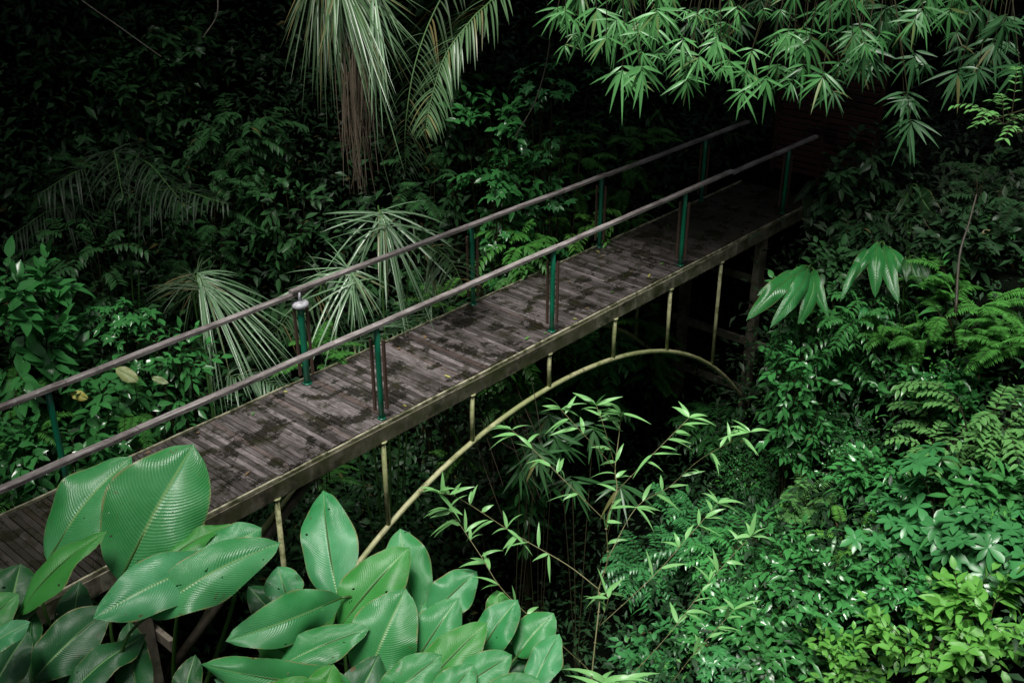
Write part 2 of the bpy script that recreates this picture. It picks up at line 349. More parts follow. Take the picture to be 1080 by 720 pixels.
def rail(segs, y):
    a = Acc()
    for xa, xb, za, zb, dy in segs:
        n = max(2, int((xb-xa)/.5)); xx = np.linspace(xa, xb, n+1)
        for i in range(n):
            pass
        # one continuous bevelled board
        c = [(-.033, -.018), (-.033, .012), (-.028, .018), (.028, .018), (.033, .012), (.033, -.018)]
        V = []; m = len(c)
        for i, q in enumerate(xx):
            f = (q-xa)/(xb-xa); zz = za+(zb-za)*f+rng.normal()*.002; yy = y+dy+rng.normal()*.002
            for (cy, cz) in c: V.append((q, yy+cy, zz+cz))
        Q = [[i*m+j, i*m+(j+1) % m, (i+1)*m+(j+1) % m, (i+1)*m+j] for i in range(n) for j in range(m)]
        Q += [[0, 5, 4, 1], [1, 4, 3, 2], [n*m, n*m+1, n*m+4, n*m+5], [n*m+1, n*m+2, n*m+3, n*m+4]]
        a.add(V, [q[::-1] for q in Q])
    return a.build('handrail', M['rail'], br, False)
rail([(-1.4, 3.61, 1., 1., 0), (3.615, 8.74, 1.0, 1.005, .003), (8.745, 12.3, 1.003, 1.0, 0), (12.32, 14.6, .965, .96, .01)], 7.13)
rail([(-1.4, 3.62, 1.0, 1.0, 0), (3.625, 6.2, 1.0, 1.002, .0), (6.0, 11.1, 1.041, 1.0, -.01), (11.11, 14.6, .985, .97, 0)], 8.27)
def post(x, y, batt=True, cap=False, lean=0.):
    top = .975 if not cap else .88; r = .027 if not cap else .034
    a = Acc(); a.tube([(x, y, -.16), (x, y, .3), (x+lean*.5, y, .7), (x+lean, y, top)], r, 12)
    a.tube([(x, y, .0), (x, y, .01)], r+.014, 12)
    for sx in (-1, 1): a.tube([(x+sx*(r+.012), y, .01), (x+sx*(r+.012), y, .024)], .008, 6)
    p = a.build('post', M['green'], br)
    if batt:
        for s in (-1, 1):
            a = Acc(); hh = .86 if s < 0 else .84
            a.box((x+s*(r+.021), y-s*.032, .1+(hh-.1)/2), (.024, .024, hh-.1), None, .002)
            q = a.build('batten', M['batten'], None, False, np.zeros(3)); q.parent = p; q.matrix_parent_inverse.identity()
            q.location = tuple(-np.array(br.location))
    if cap:
        a = Acc(); pr = [(.001, .925), (.06, .924), (.082, .912), (.09, .895), (.088, .872), (.07, .862)]
        a.tube([(x, y, z) for _, z in pr[::-1]], [q for q, _ in pr[::-1]], 14)
        a.tube([(x, y, .925), (x, y, 1.02)], .014, 8)
        q = a.build('cap', M['cap'], None, True, np.zeros(3)); q.parent = p; q.location = tuple(-np.array(br.location))
for x in (-1.5+.35, 6.11, 8.68, 11.24, 13.82): post(x, 7.14)
for x in (.9, 3.48): post(x, 8.3, False)
for x in (6.08, 8.62, 11.05, 13.5): post(x, 8.3 if x > 7 else 8.235, True, x == 6.08)
def arch_z(x):
    d = abs(x-8.6); return -.635-.075*d*d-.0014*d**4
for y in (Y0-.01, Y1+.01):
    xs = np.linspace(3.6 if y < 7.5 else 4.2, 13.2, 40)
    a = Acc(); a.tube([(x, y, arch_z(x)) for x in xs], .03, 10); a.build('arch_pipe', M['pipe'], br)
    for x in (4.75, 6.03, 7.28, 8.53, 9.75, 10.91, 12.1):
        a = Acc(); a.tube([(x, y, -.19), (x+random.uniform(-.01, .01), y, arch_z(x)+.01)], .025, 8)
        a.tube([(x, y, -.2), (x, y, -.185)], .042, 8); a.build('strut', M['pipe'], br)
for x, yy in ((13.25, Y0+.05), (13.25, Y1-.05), (3.35, Y0+.05), (3.35, Y1-.05)):
    zb = gz(x, yy)-.4; a = Acc(); a.box((x, yy, (zb-.19)/2), (.13, .12, -zb-.19), None, .006); a.build('trestle_leg', M['leg'], br, False)
for x in (3.35, 13.25):
    for z in (-.9, -1.9, -2.7):
        if z < gz(x, 7.7): continue
        a = Acc(); a.box((x+.1, 7.7, z), (.05, 1.7, .11), None, .005); a.build('trestle_brace', M['leg'], br, False)
for (p, q) in (((3.45, 7.25, -1.6), (5.4, 7.25, -.25)), ((13.1, 8.25, -2.2), (11.3, 8.25, -.3))):
    a = Acc(); a.tube([p, q], .045, 6); a.build('diagonal_brace', M['under'], br)
# slatted wooden screen at the far end of the bridge
sc = thing('wooden_screen', 'dark reddish slatted wooden screen at the shaded far end of the footbridge', 'screen', (15.6, 7.5, -.1))
for y0, y1 in ((6.72, 7.5), (7.56, 8.3)):
    a = Acc()
    for i in range(20): a.box((15.6, (y0+y1)/2, .05+i*.098), (.018, y1-y0, .07), None, .003)
    a.build('slat_panel', M['screen'], sc, False)
for y in (6.68, 7.53, 8.34):
    a = Acc(); a.box((15.63, y, .93), (.07, .055, 2.1)); a.build('frame_post', M['screen'], sc, False)
a = Acc(); a.box((15.62, 7.51, 2.0), (.09, 1.75, .06)); a.build('top_rail', M['screen'], sc, False)

# ------------------------------------------------------------------ large pleated leaves in the foreground
def big_leaf(parent, b, tp, db, dt, wpx, m='big', tw=0., bow=.0, fold=.34, wave=.045, stem_to=None, droop=.09):
    """b, tp: where the blade starts and ends; wpx its apparent width; tw turns the blade about its midrib"""
    dt += .0021*(b[1]-tp[1]); A = P(*b, db); B = P(*tp, dt); D = B-A; L = np.linalg.norm(D); D = D/L
    view = unit(CAM-(A+B)/2); S = unit(np.cross(D, view)); Nn = unit(np.cross(S, D))
    if Nn@view < 0: Nn = -Nn
    Wr = .97*wpx/FPX*(db+dt)/2/max(.45, math.cos(tw)); S2 = S*math.cos(tw)+Nn*math.sin(tw); N2 = unit(np.cross(S2, D))
    if N2@view < 0: N2 = -N2
    nt_, ns = 46, 18
    t = np.linspace(0, 1, nt_+1); s = np.linspace(-1, 1, ns+1)
    prf = (np.sin(math.pi*np.clip(t, 0, 1)**.9)**.7); prf = np.maximum(prf*(1-.1*(t-.45)), .012)
    tip = np.clip((t-.93)/.07, 0, 1); prf = prf*(1-.55*tip)
    mid = A[None]+D[None]*L*t[:, None]+S2[None]*(bow*L*np.sin(math.pi*t))[:, None]+N2[None]*(droop*L*np.sin(math.pi*t))[:, None]
    ph = rng.uniform(0, 6.28, 6)
    V = np.zeros((nt_+1, ns+1, 3)); U = np.zeros((nt_+1, ns+1, 2))
    notch = rng.choice([0, 1], p=[.45, .55]); nx = rng.uniform(.3, .85); side = rng.choice([-1, 1])
    for j, sj in enumerate(s):
        wv = wave*L*np.abs(sj)**2.2*(np.sin(t*9+ph[0 if sj < 0 else 1])+.6*np.sin(t*17+ph[2 if sj < 0 else 3]))
        pl = .0016*np.sin((t-.22*abs(sj)**1.5)*14*6.283)*abs(sj)**.5
        wloc = prf*(1+.05*np.sin(t*11+ph[4])*(1 if sj > 0 else -1))
        back = -.2*abs(sj)**2*L*.35            # blade edges roll away from the viewer
        fo = fold*abs(sj)*(1-.75*abs(sj))+.05*np.sin(t*5+ph[5]+sj*1.5)
        V[:, j] = mid+S2[None]*(sj*wloc*Wr/2)[:, None]+N2[None]*((fo*Wr/2*prf)+wv*prf+pl+back*prf*.5)[:, None]
        # side veins sweep toward the tip
        V[:, j] += D[None]*(.05*L*abs(sj)**1.6*prf)[:, None]*.5
        U[:, j, 0] = sj; U[:, j, 1] = t
    Q = [[i*(ns+1)+j, i*(ns+1)+j+1, (i+1)*(ns+1)+j+1, (i+1)*(ns+1)+j] for i in range(nt_) for j in range(ns)]
    a = Acc(); a.add(V.reshape(-1, 3), Q, U.reshape(-1, 2)); lf = a.build('leaf', M[m], parent)
    # midrib and stalk
    a = Acc(); rib = mid-N2*.004; a.tube(rib, np.linspace(.008, .002, len(rib)), 6)
    if stem_to is not None:
        g = np.asarray(stem_to, float); c = (A+g)/2-D*.25*L
        a.tube(bez(A-D*.0, A-D*.45*L, g, 12), np.linspace(.008, .016, 12), 6)
    q = a.build('stalk', M['petiole'], None, True, np.zeros(3)); q.parent = lf; q.location = tuple(-np.array(parent.location))
    return lf
def gp(px, py, d):           # ground point below a pixel/depth
    p = P(px, py, d); p[2] = gz(p[0], p[1]); return p
def broad_plant(label, basepx, d, leaves, g='broad pleated-leaf plants in the foreground'):
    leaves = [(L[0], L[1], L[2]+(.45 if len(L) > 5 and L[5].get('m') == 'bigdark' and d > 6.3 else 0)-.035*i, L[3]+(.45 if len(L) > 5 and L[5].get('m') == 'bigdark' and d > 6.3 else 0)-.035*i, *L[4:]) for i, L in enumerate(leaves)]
    b = gp(*basepx, d); pl = thing('broad_leaf_plant', label, 'plant', b, g)
    for L in leaves:
        kw = L[5] if len(L) > 5 else {}
        big_leaf(pl, L[0], L[1], L[2], L[3], L[4], stem_to=b+rng.normal(size=3)*np.array([.08, .08, 0]), **kw)
    return pl
broad_plant('pleated broad-leaf plant whose tall pale leaves overlap the near end of the deck', (150, 690), 6.6, [
    ((126, 612), (204, 468), 6.6, 6.5, 112, dict(tw=.1, wave=.022, fold=.3)),
    ((50, 592), (139, 481), 6.8, 6.8, 66, dict(tw=.55, wave=.026)),
    ((20, 648), (113, 560), 6.4, 6.3, 30, dict(m='bigfresh', tw=.9, wave=.02)),
    ((234, 590), (98, 652), 6.55, 6.25, 62, dict(tw=-.3, droop=.12, wave=.026)),
    ((156, 650), (296, 572), 6.3, 6.35, 60, dict(tw=.2, droop=.1, bow=-.03, wave=.03)),
    ((205, 605), (276, 556), 6.7, 6.7, 50, dict(tw=.3)),
    ((158, 606), (243, 552), 6.75, 6.75, 22, dict(m='bigfresh', tw=.7)),
])
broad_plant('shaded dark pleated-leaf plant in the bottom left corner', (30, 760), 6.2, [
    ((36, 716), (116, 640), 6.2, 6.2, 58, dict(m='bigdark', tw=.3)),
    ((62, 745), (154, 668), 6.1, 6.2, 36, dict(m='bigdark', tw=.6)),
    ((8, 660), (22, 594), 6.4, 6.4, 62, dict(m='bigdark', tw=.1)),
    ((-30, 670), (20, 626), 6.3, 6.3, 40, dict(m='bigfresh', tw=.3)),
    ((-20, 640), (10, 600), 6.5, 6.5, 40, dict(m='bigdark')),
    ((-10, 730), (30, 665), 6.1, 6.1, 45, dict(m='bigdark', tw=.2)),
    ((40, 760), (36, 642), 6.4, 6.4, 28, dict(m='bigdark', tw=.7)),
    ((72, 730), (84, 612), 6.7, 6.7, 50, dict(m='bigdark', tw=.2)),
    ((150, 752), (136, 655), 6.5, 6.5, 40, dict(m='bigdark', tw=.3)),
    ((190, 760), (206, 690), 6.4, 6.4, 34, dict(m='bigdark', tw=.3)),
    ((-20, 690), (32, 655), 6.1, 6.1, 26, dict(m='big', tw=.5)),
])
broad_plant('pleated broad-leaf plant with one upright spear-shaped leaf below the leftmost green post', (330, 760), 6.6, [
    ((358, 636), (341, 517), 6.7, 6.75, 60, dict(tw=.25, wave=.02)),
    ((306, 638), (293, 597), 6.8, 6.8, 42, dict(tw=.1)),
    ((360, 630), (238, 676), 6.5, 6.2, 52, dict(tw=.15, droop=.1)),
    ((318, 668), (354, 640), 6.7, 6.7, 30, dict(m='bigfresh')),
    ((292, 704), (390, 662), 6.3, 6.25, 42, dict(tw=.35, droop=.08)),
    ((372, 722), (212, 700), 6.1, 5.95, 42, dict(tw=.3, droop=.1)),
    ((272, 700), (330, 668), 6.5, 6.5, 34, dict(m='bigdark')),
    ((300, 660), (262, 618), 6.9, 6.9, 34, dict(m='bigdark')),
    ((250, 760), (330, 716), 6.0, 6.0, 40, dict(m='bigfresh')),
    ((330, 700), (268, 668), 6.6, 6.5, 40, dict(tw=.3, m='bigfresh')),
    ((300, 735), (226, 716), 6.3, 6.2, 36, dict(tw=.2)),
])
broad_plant('dense clump of overlapping pale pleated leaves at the bottom beside the thin bamboo', (430, 790), 6.4, [
    ((438, 650), (422, 557), 6.7, 6.7, 56, dict(tw=.1)),
    ((358, 662), (432, 577), 6.5, 6.45, 60, dict(m='bigfresh', tw=.3)),
    ((384, 722), (428, 620), 6.3, 6.2, 76, dict(tw=.1)),
    ((426, 718), (484, 630), 6.4, 6.35, 56, dict(tw=.2)),
    ((434, 740), (514, 656), 6.15, 6.1, 52, dict(tw=.25, m='bigfresh')),
    ((452, 650), (503, 602), 6.6, 6.6, 46, dict(tw=.1)),
    ((404, 640), (432, 560), 6.65, 6.6, 44, dict(m='bigdark', tw=.3)),
    ((502, 694), (546, 632), 6.5, 6.45, 44, dict(tw=.3)),
    ((545, 692), (584, 646), 6.6, 6.6, 44, dict(tw=.3)),
    ((520, 690), (578, 706), 6.3, 6.3, 36, dict(tw=.2, m='bigdark')),
    ((480, 730), (540, 690), 6.2, 6.2, 46, dict(tw=.2)),
    ((330, 760), (352, 700), 6.1, 6.1, 46, dict(m='bigfresh')),
    ((360, 770), (400, 690), 6.0, 6.0, 50, dict(m='bigdark')),
    ((500, 745), (570, 716), 6.05, 6.0, 40, dict()),
    ((470, 690), (462, 618), 6.9, 6.9, 46, dict(tw=.2)),
    ((530, 668), (524, 622), 6.9, 6.9, 34, dict(tw=.2, m='bigfresh')),
    ((400, 745), (466, 690), 6.35, 6.3, 48, dict(tw=.2)),
    ((455, 755), (500, 700), 6.3, 6.3, 44, dict(tw=.1)),
    ((560, 730), (590, 668), 6.7, 6.7, 36, dict(tw=.3)),
])

# ------------------------------------------------------------------ thin bamboo in front of the ravine
def D_(x, y): return (430+x/2.3225, 410+y/2.3225)
bb = gp(*D_(450, 760), 6.5); bt = thing('young_bamboo', 'thin young bamboo with pale lance-shaped leaves standing in front of the dark ravine', 'bamboo', bb)
def bstem(pl, pts, d, r0, r1, leafy=True, ll=.155, dj=.12, n0=.2, step=.06):
    pj = d; P3 = []
    for i, q in enumerate(pts): P3.append(P(*q, d+dj*math.sin(i*1.3+len(pts))))
    c = spline(P3, 5); a = Acc(); m = len(c); rr = np.linspace(r0, r1, m); a.tube(c, rr*.65, 6)
    L = np.concatenate([[0], np.cumsum(np.linalg.norm(np.diff(c, axis=0), axis=1))])
    for q in np.arange(.12, L[-1], .17):
        i = min(np.searchsorted(L, q), m-2); T = unit(c[i+1]-c[i]); a.tube([c[i]-T*.004, c[i]+T*.004], rr[i]*1.5, 6)
    lv = Leaves('lance', 6, .2, .1, .28)
    if leafy:
        q = L[-1]*n0
        while q < L[-1]:
            i = min(np.searchsorted(L, q), m-2); T = unit(c[i+1]-c[i]); sd = unit(np.cross(T, unit(CAM-c[i])))*rng.choice([-1, 1])
            if rng.random() < .85:
                for k in range(rng.integers(1, 3)):
                    Dv = unit(T*.55+sd*rng.uniform(.3, 1.1)+RT*rng.normal()*.5+rdir()*.35+ZU*.15)
                    lv.put(c[i], Dv, unit(ZU+rdir()*.7-FW*.3), ll*rng.uniform(.55, 1.15), ll*rng.uniform(.12, .175))
            q += step*rng.uniform(.7, 1.4)
        T = unit(c[-1]-c[-3])
        for k in range(5):
            Dv = unit(T*.5+RT*rng.choice([-1, 1])*rng.uniform(.3, 1.2)+rdir()*.45)
            lv.put(c[-1], Dv, unit(ZU+rdir()*.6-FW*.3), ll*rng.uniform(.7, 1.2), ll*rng.uniform(.13, .2))
    return a, lv
allL = Leaves('lance', 6, .2, .1, .28); 
BB = [([(450, 760), (452, 690), (470, 520), (468, 490), (490, 415), (487, 325), (512, 250), (508, 195), (518, 110), (522, 60)], .0075, .003, True, .6),
      ([(468, 490), (390, 430), (270, 360), (130, 270), (75, 255)], .005, .0025, True, .35),
      ([(500, 760), (445, 690), (375, 625), (240, 500), (180, 410), (120, 320), (100, 295)], .0055, .0025, True, .45),
      ([(487, 325), (400, 240), (320, 160), (255, 100)], .004, .002, True, .35),
      ([(512, 250), (600, 160), (690, 70)], .004, .002, True, .3),
      ([(508, 195), (430, 110), (375, 50)], .0035, .002, True, .3),
      ([(508, 190), (480, 90), (462, 40)], .003, .002, True, .3),
      ([(490, 415), (560, 290), (640, 240), (720, 170), (840, 105)], .004, .0015, True, .3),
      ([(470, 580), (600, 460), (680, 370), (760, 280)], .004, .002, True, .5),
      ([(465, 590), (490, 520), (486, 500)], .003, .002, True, .3),
      ([(530, 720), (640, 600), (740, 470), (840, 360)], .004, .002, True, .5),
      ([(640, 730), (700, 650), (800, 540)], .004, .002, True, .5)]
for i, (pts, r0, r1, lf, n0) in enumerate(BB):
    a, lv = bstem(bt, [D_(*q) for q in pts], 6.5+(.0 if i < 8 else .1), r0, r1, lf, n0=n0*.8, ll=.16)
    o = a.build('culm' if i == 0 else 'branch', M['bamstem'], bt)
    lo = lv.build('foliage', M['bamleaf'], None, np.zeros(3)); lo.parent = o; lo.location = tuple(-np.array(bt.location))

# ------------------------------------------------------------------ fans of bamboo leaves hanging in from above
def fan(lv, c, R, n=9, spread=1.4, dirn=None, face=None, wf=.115):
    dn = unit(np.array([0, 0, -1.])+rdir()*.25+(np.zeros(3) if dirn is None else dirn)); fc = unit((unit(CAM-c) if face is None else face)+rdir()*.45)
    sd = unit(np.cross(dn, fc)); dn = np.cross(fc, sd)
    for k in range(n):
        an = (k/(n-1)-.5)*2*spread+rng.normal()*.1; st = c-dn*R*.25*abs(math.sin(an))*rng.random()
        Dv = dn*math.cos(an)+sd*math.sin(an)+fc*rng.normal()*.22
        lv.put(st, Dv, unit(fc+ZU*.5+rdir()*.35), R*rng.uniform(.55, 1.2), R*wf*rng.uniform(.7, 1.25))
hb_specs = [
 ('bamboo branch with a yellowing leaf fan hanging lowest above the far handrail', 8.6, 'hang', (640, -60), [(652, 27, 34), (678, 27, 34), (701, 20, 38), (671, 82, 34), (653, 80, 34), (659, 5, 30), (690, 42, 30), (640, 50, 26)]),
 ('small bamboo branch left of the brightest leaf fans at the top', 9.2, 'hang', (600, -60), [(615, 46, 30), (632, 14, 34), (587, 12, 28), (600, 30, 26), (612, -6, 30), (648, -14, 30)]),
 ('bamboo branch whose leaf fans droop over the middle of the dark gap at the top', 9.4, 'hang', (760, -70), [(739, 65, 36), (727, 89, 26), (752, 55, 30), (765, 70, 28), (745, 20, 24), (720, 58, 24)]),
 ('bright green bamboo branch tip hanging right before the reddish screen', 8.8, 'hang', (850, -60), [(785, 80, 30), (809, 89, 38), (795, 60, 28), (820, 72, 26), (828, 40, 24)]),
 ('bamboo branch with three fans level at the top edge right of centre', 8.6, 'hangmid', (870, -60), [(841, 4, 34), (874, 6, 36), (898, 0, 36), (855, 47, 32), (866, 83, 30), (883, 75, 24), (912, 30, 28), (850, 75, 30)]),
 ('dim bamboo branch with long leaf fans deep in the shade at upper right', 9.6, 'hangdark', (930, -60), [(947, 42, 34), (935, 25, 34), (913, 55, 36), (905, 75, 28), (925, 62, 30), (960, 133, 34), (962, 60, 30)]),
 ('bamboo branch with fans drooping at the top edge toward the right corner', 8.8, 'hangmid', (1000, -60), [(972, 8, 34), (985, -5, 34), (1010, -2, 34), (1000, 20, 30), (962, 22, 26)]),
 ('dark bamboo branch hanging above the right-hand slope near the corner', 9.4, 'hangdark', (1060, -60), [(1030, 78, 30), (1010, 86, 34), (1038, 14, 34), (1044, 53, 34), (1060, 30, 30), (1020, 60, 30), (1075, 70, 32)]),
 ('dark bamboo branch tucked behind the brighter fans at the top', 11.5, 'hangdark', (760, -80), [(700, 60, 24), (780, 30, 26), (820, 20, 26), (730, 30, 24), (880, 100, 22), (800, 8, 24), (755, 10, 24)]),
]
hang_top = []
for lab, d, mm, root, fans in hb_specs:
    r0 = P(*root, d); tg = thing('bamboo_branch', lab, 'bamboo branch', r0, 'bamboo branches hanging in from above')
    st = Acc(); lv = Leaves('lance', 4, .18, .06, .2); e3 = np.array([13.6+rng.normal()*.4, 7.5+rng.normal()*.4, 6.8])
    st.tube(bez(r0, r0*.6+e3*.4+ZU*.8, e3, 10), np.linspace(.009, .02, 10), 6)
    for (fx, fy, R) in fans+[(q[0]+rng.normal()*22, q[1]-rng.uniform(10, 50), q[2]*rng.uniform(.6, .9)) for q in fans]:
        dd = d+rng.normal()*.35; R = R*rng.uniform(.8, 1.2); c = P(fx+rng.normal()*3, fy+rng.normal()*4-4, dd); st.tube(bez(r0, (r0+c)/2+ZU*.35+rdir()*.1, c, 8), np.linspace(.008, .003, 8), 5)
        fan(lv, c, R/FPX*dd*.95, rng.integers(9, 14))
        for q in range(int(rng.random() < .45)):
            c2 = c+rdir()*.2+ZU*.1+FW*.3; fan(lv, c2, R/FPX*dd*rng.uniform(.5, .9), rng.integers(5, 9))
    st.build('twigs', M['twig'], tg); lv.build('foliage', M[mm], tg)

# the bamboo clump they belong to: culms arching over the far end, crown above the picture
CB = np.array([16.5, 0.3, 0])
cl = thing('bamboo_clump', 'tall bamboo clump arching over the shaded far end of the footbridge', 'bamboo', (CB[0], CB[1], gz(CB[0], CB[1])))
lv = Leaves('lance', 2, .18, .06, .2)
for i in range(16):
    b = np.array([CB[0]+rng.normal()*.5, CB[1]+rng.normal()*.5, 0]); b[2] = gz(b[0], b[1])
    e = np.array([rng.uniform(11.2, 15.5), rng.uniform(7.5, 12), rng.uniform(5.2, 7.5)])
    mid = b+np.array([-.5+rng.normal()*.4, 1.+rng.normal()*.4, 9.]); c = bez(b, mid, e, 16)
    a = Acc(); a.tube(c, np.linspace(.045, .008, 16), 8); a.build('culm', M['culm'], cl)
    for k in range(120):
        p = c[rng.integers(7, 16)]+rdir()*np.array([1.3, 1.3, .5])
        u = (p-CAM)@F0
        if p[2] < 5.7-.12*u+.15: continue
        fan(lv, p, .42, 7, face=unit(rdir()+ZU), wf=.2)
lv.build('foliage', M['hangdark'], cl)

# ------------------------------------------------------------------ palms
def frond(parent, pts, ll, mm='palm', wpx=.022, n=40, droop=.55, start=.12, spread=1., rr=(.012, .003), name='frond', fwd=.55):
    c = spline(pts, 8); m = len(c); a = Acc(); a.tube(c, np.linspace(rr[0], rr[1], m), 6)
    o = a.build(name, M['petiole'], parent)
    lv = Leaves('line', 6, .25, .05, droop)
    T = unit(np.gradient(c, axis=0))
    for k in range(n):
        f = start+(1-start)*k/(n-1); i = f*(m-1); i0 = int(min(i, m-2)); p = c[i0]+(c[i0+1]-c[i0])*(i-i0); t = T[i0]
        S = unit(np.cross(t, ZU+rdir()*.15)); Ln = ll*(math.sin(math.pi*min(1, .18+.8*f))**.5)*rng.uniform(.8, 1.1)
        for s in (-1, 1):
            Dv = unit(S*s*spread*rng.uniform(.8, 1.15)+t*fwd+ZU*rng.uniform(-.1, .35))
            lv.put(p, Dv, unit(ZU+S*s*.25+rdir()*.25), Ln, wpx*rng.uniform(.8, 1.25))
    lo = lv.build('leaflets', M[mm], None, np.zeros(3)); lo.parent = o; lo.location = tuple(-np.array(parent.location))
    return o
pb = thing('palm', 'palm with one long feathery frond curving down left of the hanging bamboo', 'palm', P(560, -150, 11.2), 'palms around the ravine')
frond(pb, [P(560, -120, 11), P(530, -18, 10.8), P(498, 20, 10.6), P(470, 58, 10.5), P(456, 100, 10.4), P(449, 136, 10.3)], .42, 'palmmid', .02, 48, .35, .2, .8, fwd=.9)
frond(pb, [P(540, -120, 11.6), P(470, -10, 11.4), P(440, 60, 11.3), P(428, 130, 11.2), P(428, 180, 11.2)], .4, 'palmdark', .018, 40, .6, .2, .7)
a = Acc(); a.tube([P(575, -190, 11.3), P(560, -120, 11), P(540, -120, 11.6)], .06, 8); a.build('stem', M['bark'], pb)
def gp3(x, y, d):
    p = P(x, y, d); return np.array([p[0], p[1], gz(p[0], p[1])])
def burst(parent, stemroot, ax, ay, d, targets, ww=.026, name='frond', mm='palm', lead=(0, -6)):
    A = P(ax, ay, d); rc = spline([stemroot, (stemroot+A)/2+RT*.05+ZU*.2, P(ax-lead[0], ay-lead[1]+14, d+.25), A, P(ax+8, ay+16, d-.3)], 6)
    a = Acc(); a.tube(rc, np.linspace(.018, .005, len(rc)), 6); o = a.build(name, M['petiole'], parent); lv = Leaves('line', 6, .3, .04, .22)
    for (tx, ty, sx, sy, n, dd) in targets:
        for k in range(int(n*1.1)):
            f = rng.random(); O = rc[-1-int(f*7)]+rdir()*.01; E = P(tx+rng.normal()*sx, ty+rng.normal()*sy, d+dd+rng.normal()*.15); L = np.linalg.norm(E-O)
            lv.put(O, unit(E-O+ZU*L*.24), unit(unit(CAM-O)*.6+ZU*.5+rdir()*.5), L*rng.uniform(.75, 1.08), ww*.62*rng.uniform(.6, 1.3))
    lo = lv.build('leaflets', M[mm], None, np.zeros(3)); lo.parent = o; lo.location = tuple(-np.array(parent.location)); return o
pa = thing('palm', 'tall palm hanging a curtain of pale leaflets in from the top edge', 'palm', P(330, -160, 10.8), 'palms around the ravine')
a = Acc(); a.tube([P(322, -175, 11), P(300, -120, 10.6), P(330, -110, 10.6)], .07, 8); a.build('stem', M['bark'], pa)
ds = Acc()
for i in range(95):
    x0_ = rng.normal(374, 9); y0_ = rng.uniform(30, 110); d = 10.1+rng.normal()*.15; L = rng.uniform(50, 130)
    x1_ = x0_+rng.normal(6, 6)+(y0_-60)*.05; ds.tube(bez(P(x0_, y0_, d), P(x0_+1, y0_+L*.4, d+.05), P(x1_, min(y0_+L, 205), d+rng.normal()*.1), 5), [.005, .005, .004, .003, .002], 4, False)
ds.build('dry_fibres', M['dry'], pa)
tip = P(322, -175, 11)
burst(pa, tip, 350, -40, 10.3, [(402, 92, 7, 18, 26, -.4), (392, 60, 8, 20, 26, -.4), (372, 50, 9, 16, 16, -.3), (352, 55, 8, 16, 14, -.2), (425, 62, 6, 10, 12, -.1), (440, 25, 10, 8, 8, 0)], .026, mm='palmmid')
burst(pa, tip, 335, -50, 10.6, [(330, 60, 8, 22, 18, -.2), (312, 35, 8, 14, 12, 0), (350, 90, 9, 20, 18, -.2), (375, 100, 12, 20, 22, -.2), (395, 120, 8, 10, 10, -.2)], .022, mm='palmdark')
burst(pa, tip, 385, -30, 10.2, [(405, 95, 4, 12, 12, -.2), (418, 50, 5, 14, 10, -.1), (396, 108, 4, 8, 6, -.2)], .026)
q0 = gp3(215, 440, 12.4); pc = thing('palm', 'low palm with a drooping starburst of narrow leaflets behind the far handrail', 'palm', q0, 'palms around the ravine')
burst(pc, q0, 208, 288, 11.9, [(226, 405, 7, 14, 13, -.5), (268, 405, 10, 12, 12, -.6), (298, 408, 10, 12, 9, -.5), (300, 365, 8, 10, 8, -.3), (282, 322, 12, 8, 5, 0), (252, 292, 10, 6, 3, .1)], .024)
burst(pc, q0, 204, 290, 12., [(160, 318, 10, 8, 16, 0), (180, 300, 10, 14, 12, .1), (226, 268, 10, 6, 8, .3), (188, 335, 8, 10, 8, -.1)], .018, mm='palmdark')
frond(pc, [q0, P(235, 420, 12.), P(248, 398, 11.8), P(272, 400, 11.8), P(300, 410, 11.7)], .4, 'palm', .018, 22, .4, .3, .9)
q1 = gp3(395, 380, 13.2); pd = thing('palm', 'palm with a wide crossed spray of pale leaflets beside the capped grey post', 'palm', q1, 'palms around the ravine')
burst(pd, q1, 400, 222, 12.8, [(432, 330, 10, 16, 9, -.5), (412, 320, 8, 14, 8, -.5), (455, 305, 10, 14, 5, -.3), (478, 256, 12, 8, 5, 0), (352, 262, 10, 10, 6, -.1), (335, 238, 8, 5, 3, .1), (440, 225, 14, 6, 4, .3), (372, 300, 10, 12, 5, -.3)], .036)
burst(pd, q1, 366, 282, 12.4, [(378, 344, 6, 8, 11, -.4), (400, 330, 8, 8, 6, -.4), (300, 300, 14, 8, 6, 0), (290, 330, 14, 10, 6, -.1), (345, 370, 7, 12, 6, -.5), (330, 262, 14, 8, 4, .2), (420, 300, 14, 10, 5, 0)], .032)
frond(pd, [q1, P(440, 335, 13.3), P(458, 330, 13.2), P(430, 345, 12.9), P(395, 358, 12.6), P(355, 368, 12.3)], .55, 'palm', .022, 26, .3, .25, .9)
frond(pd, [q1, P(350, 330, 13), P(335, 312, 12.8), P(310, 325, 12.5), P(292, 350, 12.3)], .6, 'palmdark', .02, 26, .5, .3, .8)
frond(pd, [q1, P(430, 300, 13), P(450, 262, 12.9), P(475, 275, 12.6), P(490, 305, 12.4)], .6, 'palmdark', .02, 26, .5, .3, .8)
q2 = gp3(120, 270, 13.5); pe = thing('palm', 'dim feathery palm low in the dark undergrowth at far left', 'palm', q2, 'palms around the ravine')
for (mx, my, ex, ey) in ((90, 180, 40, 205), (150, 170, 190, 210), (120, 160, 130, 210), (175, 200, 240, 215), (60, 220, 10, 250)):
    frond(pe, [q2, P((120+mx)/2, (270+my)/2, 13.4), P(mx, my, 13), P(ex, ey, 12.6)], .6, 'palmblack', .02, 34, .6, .25, .8)

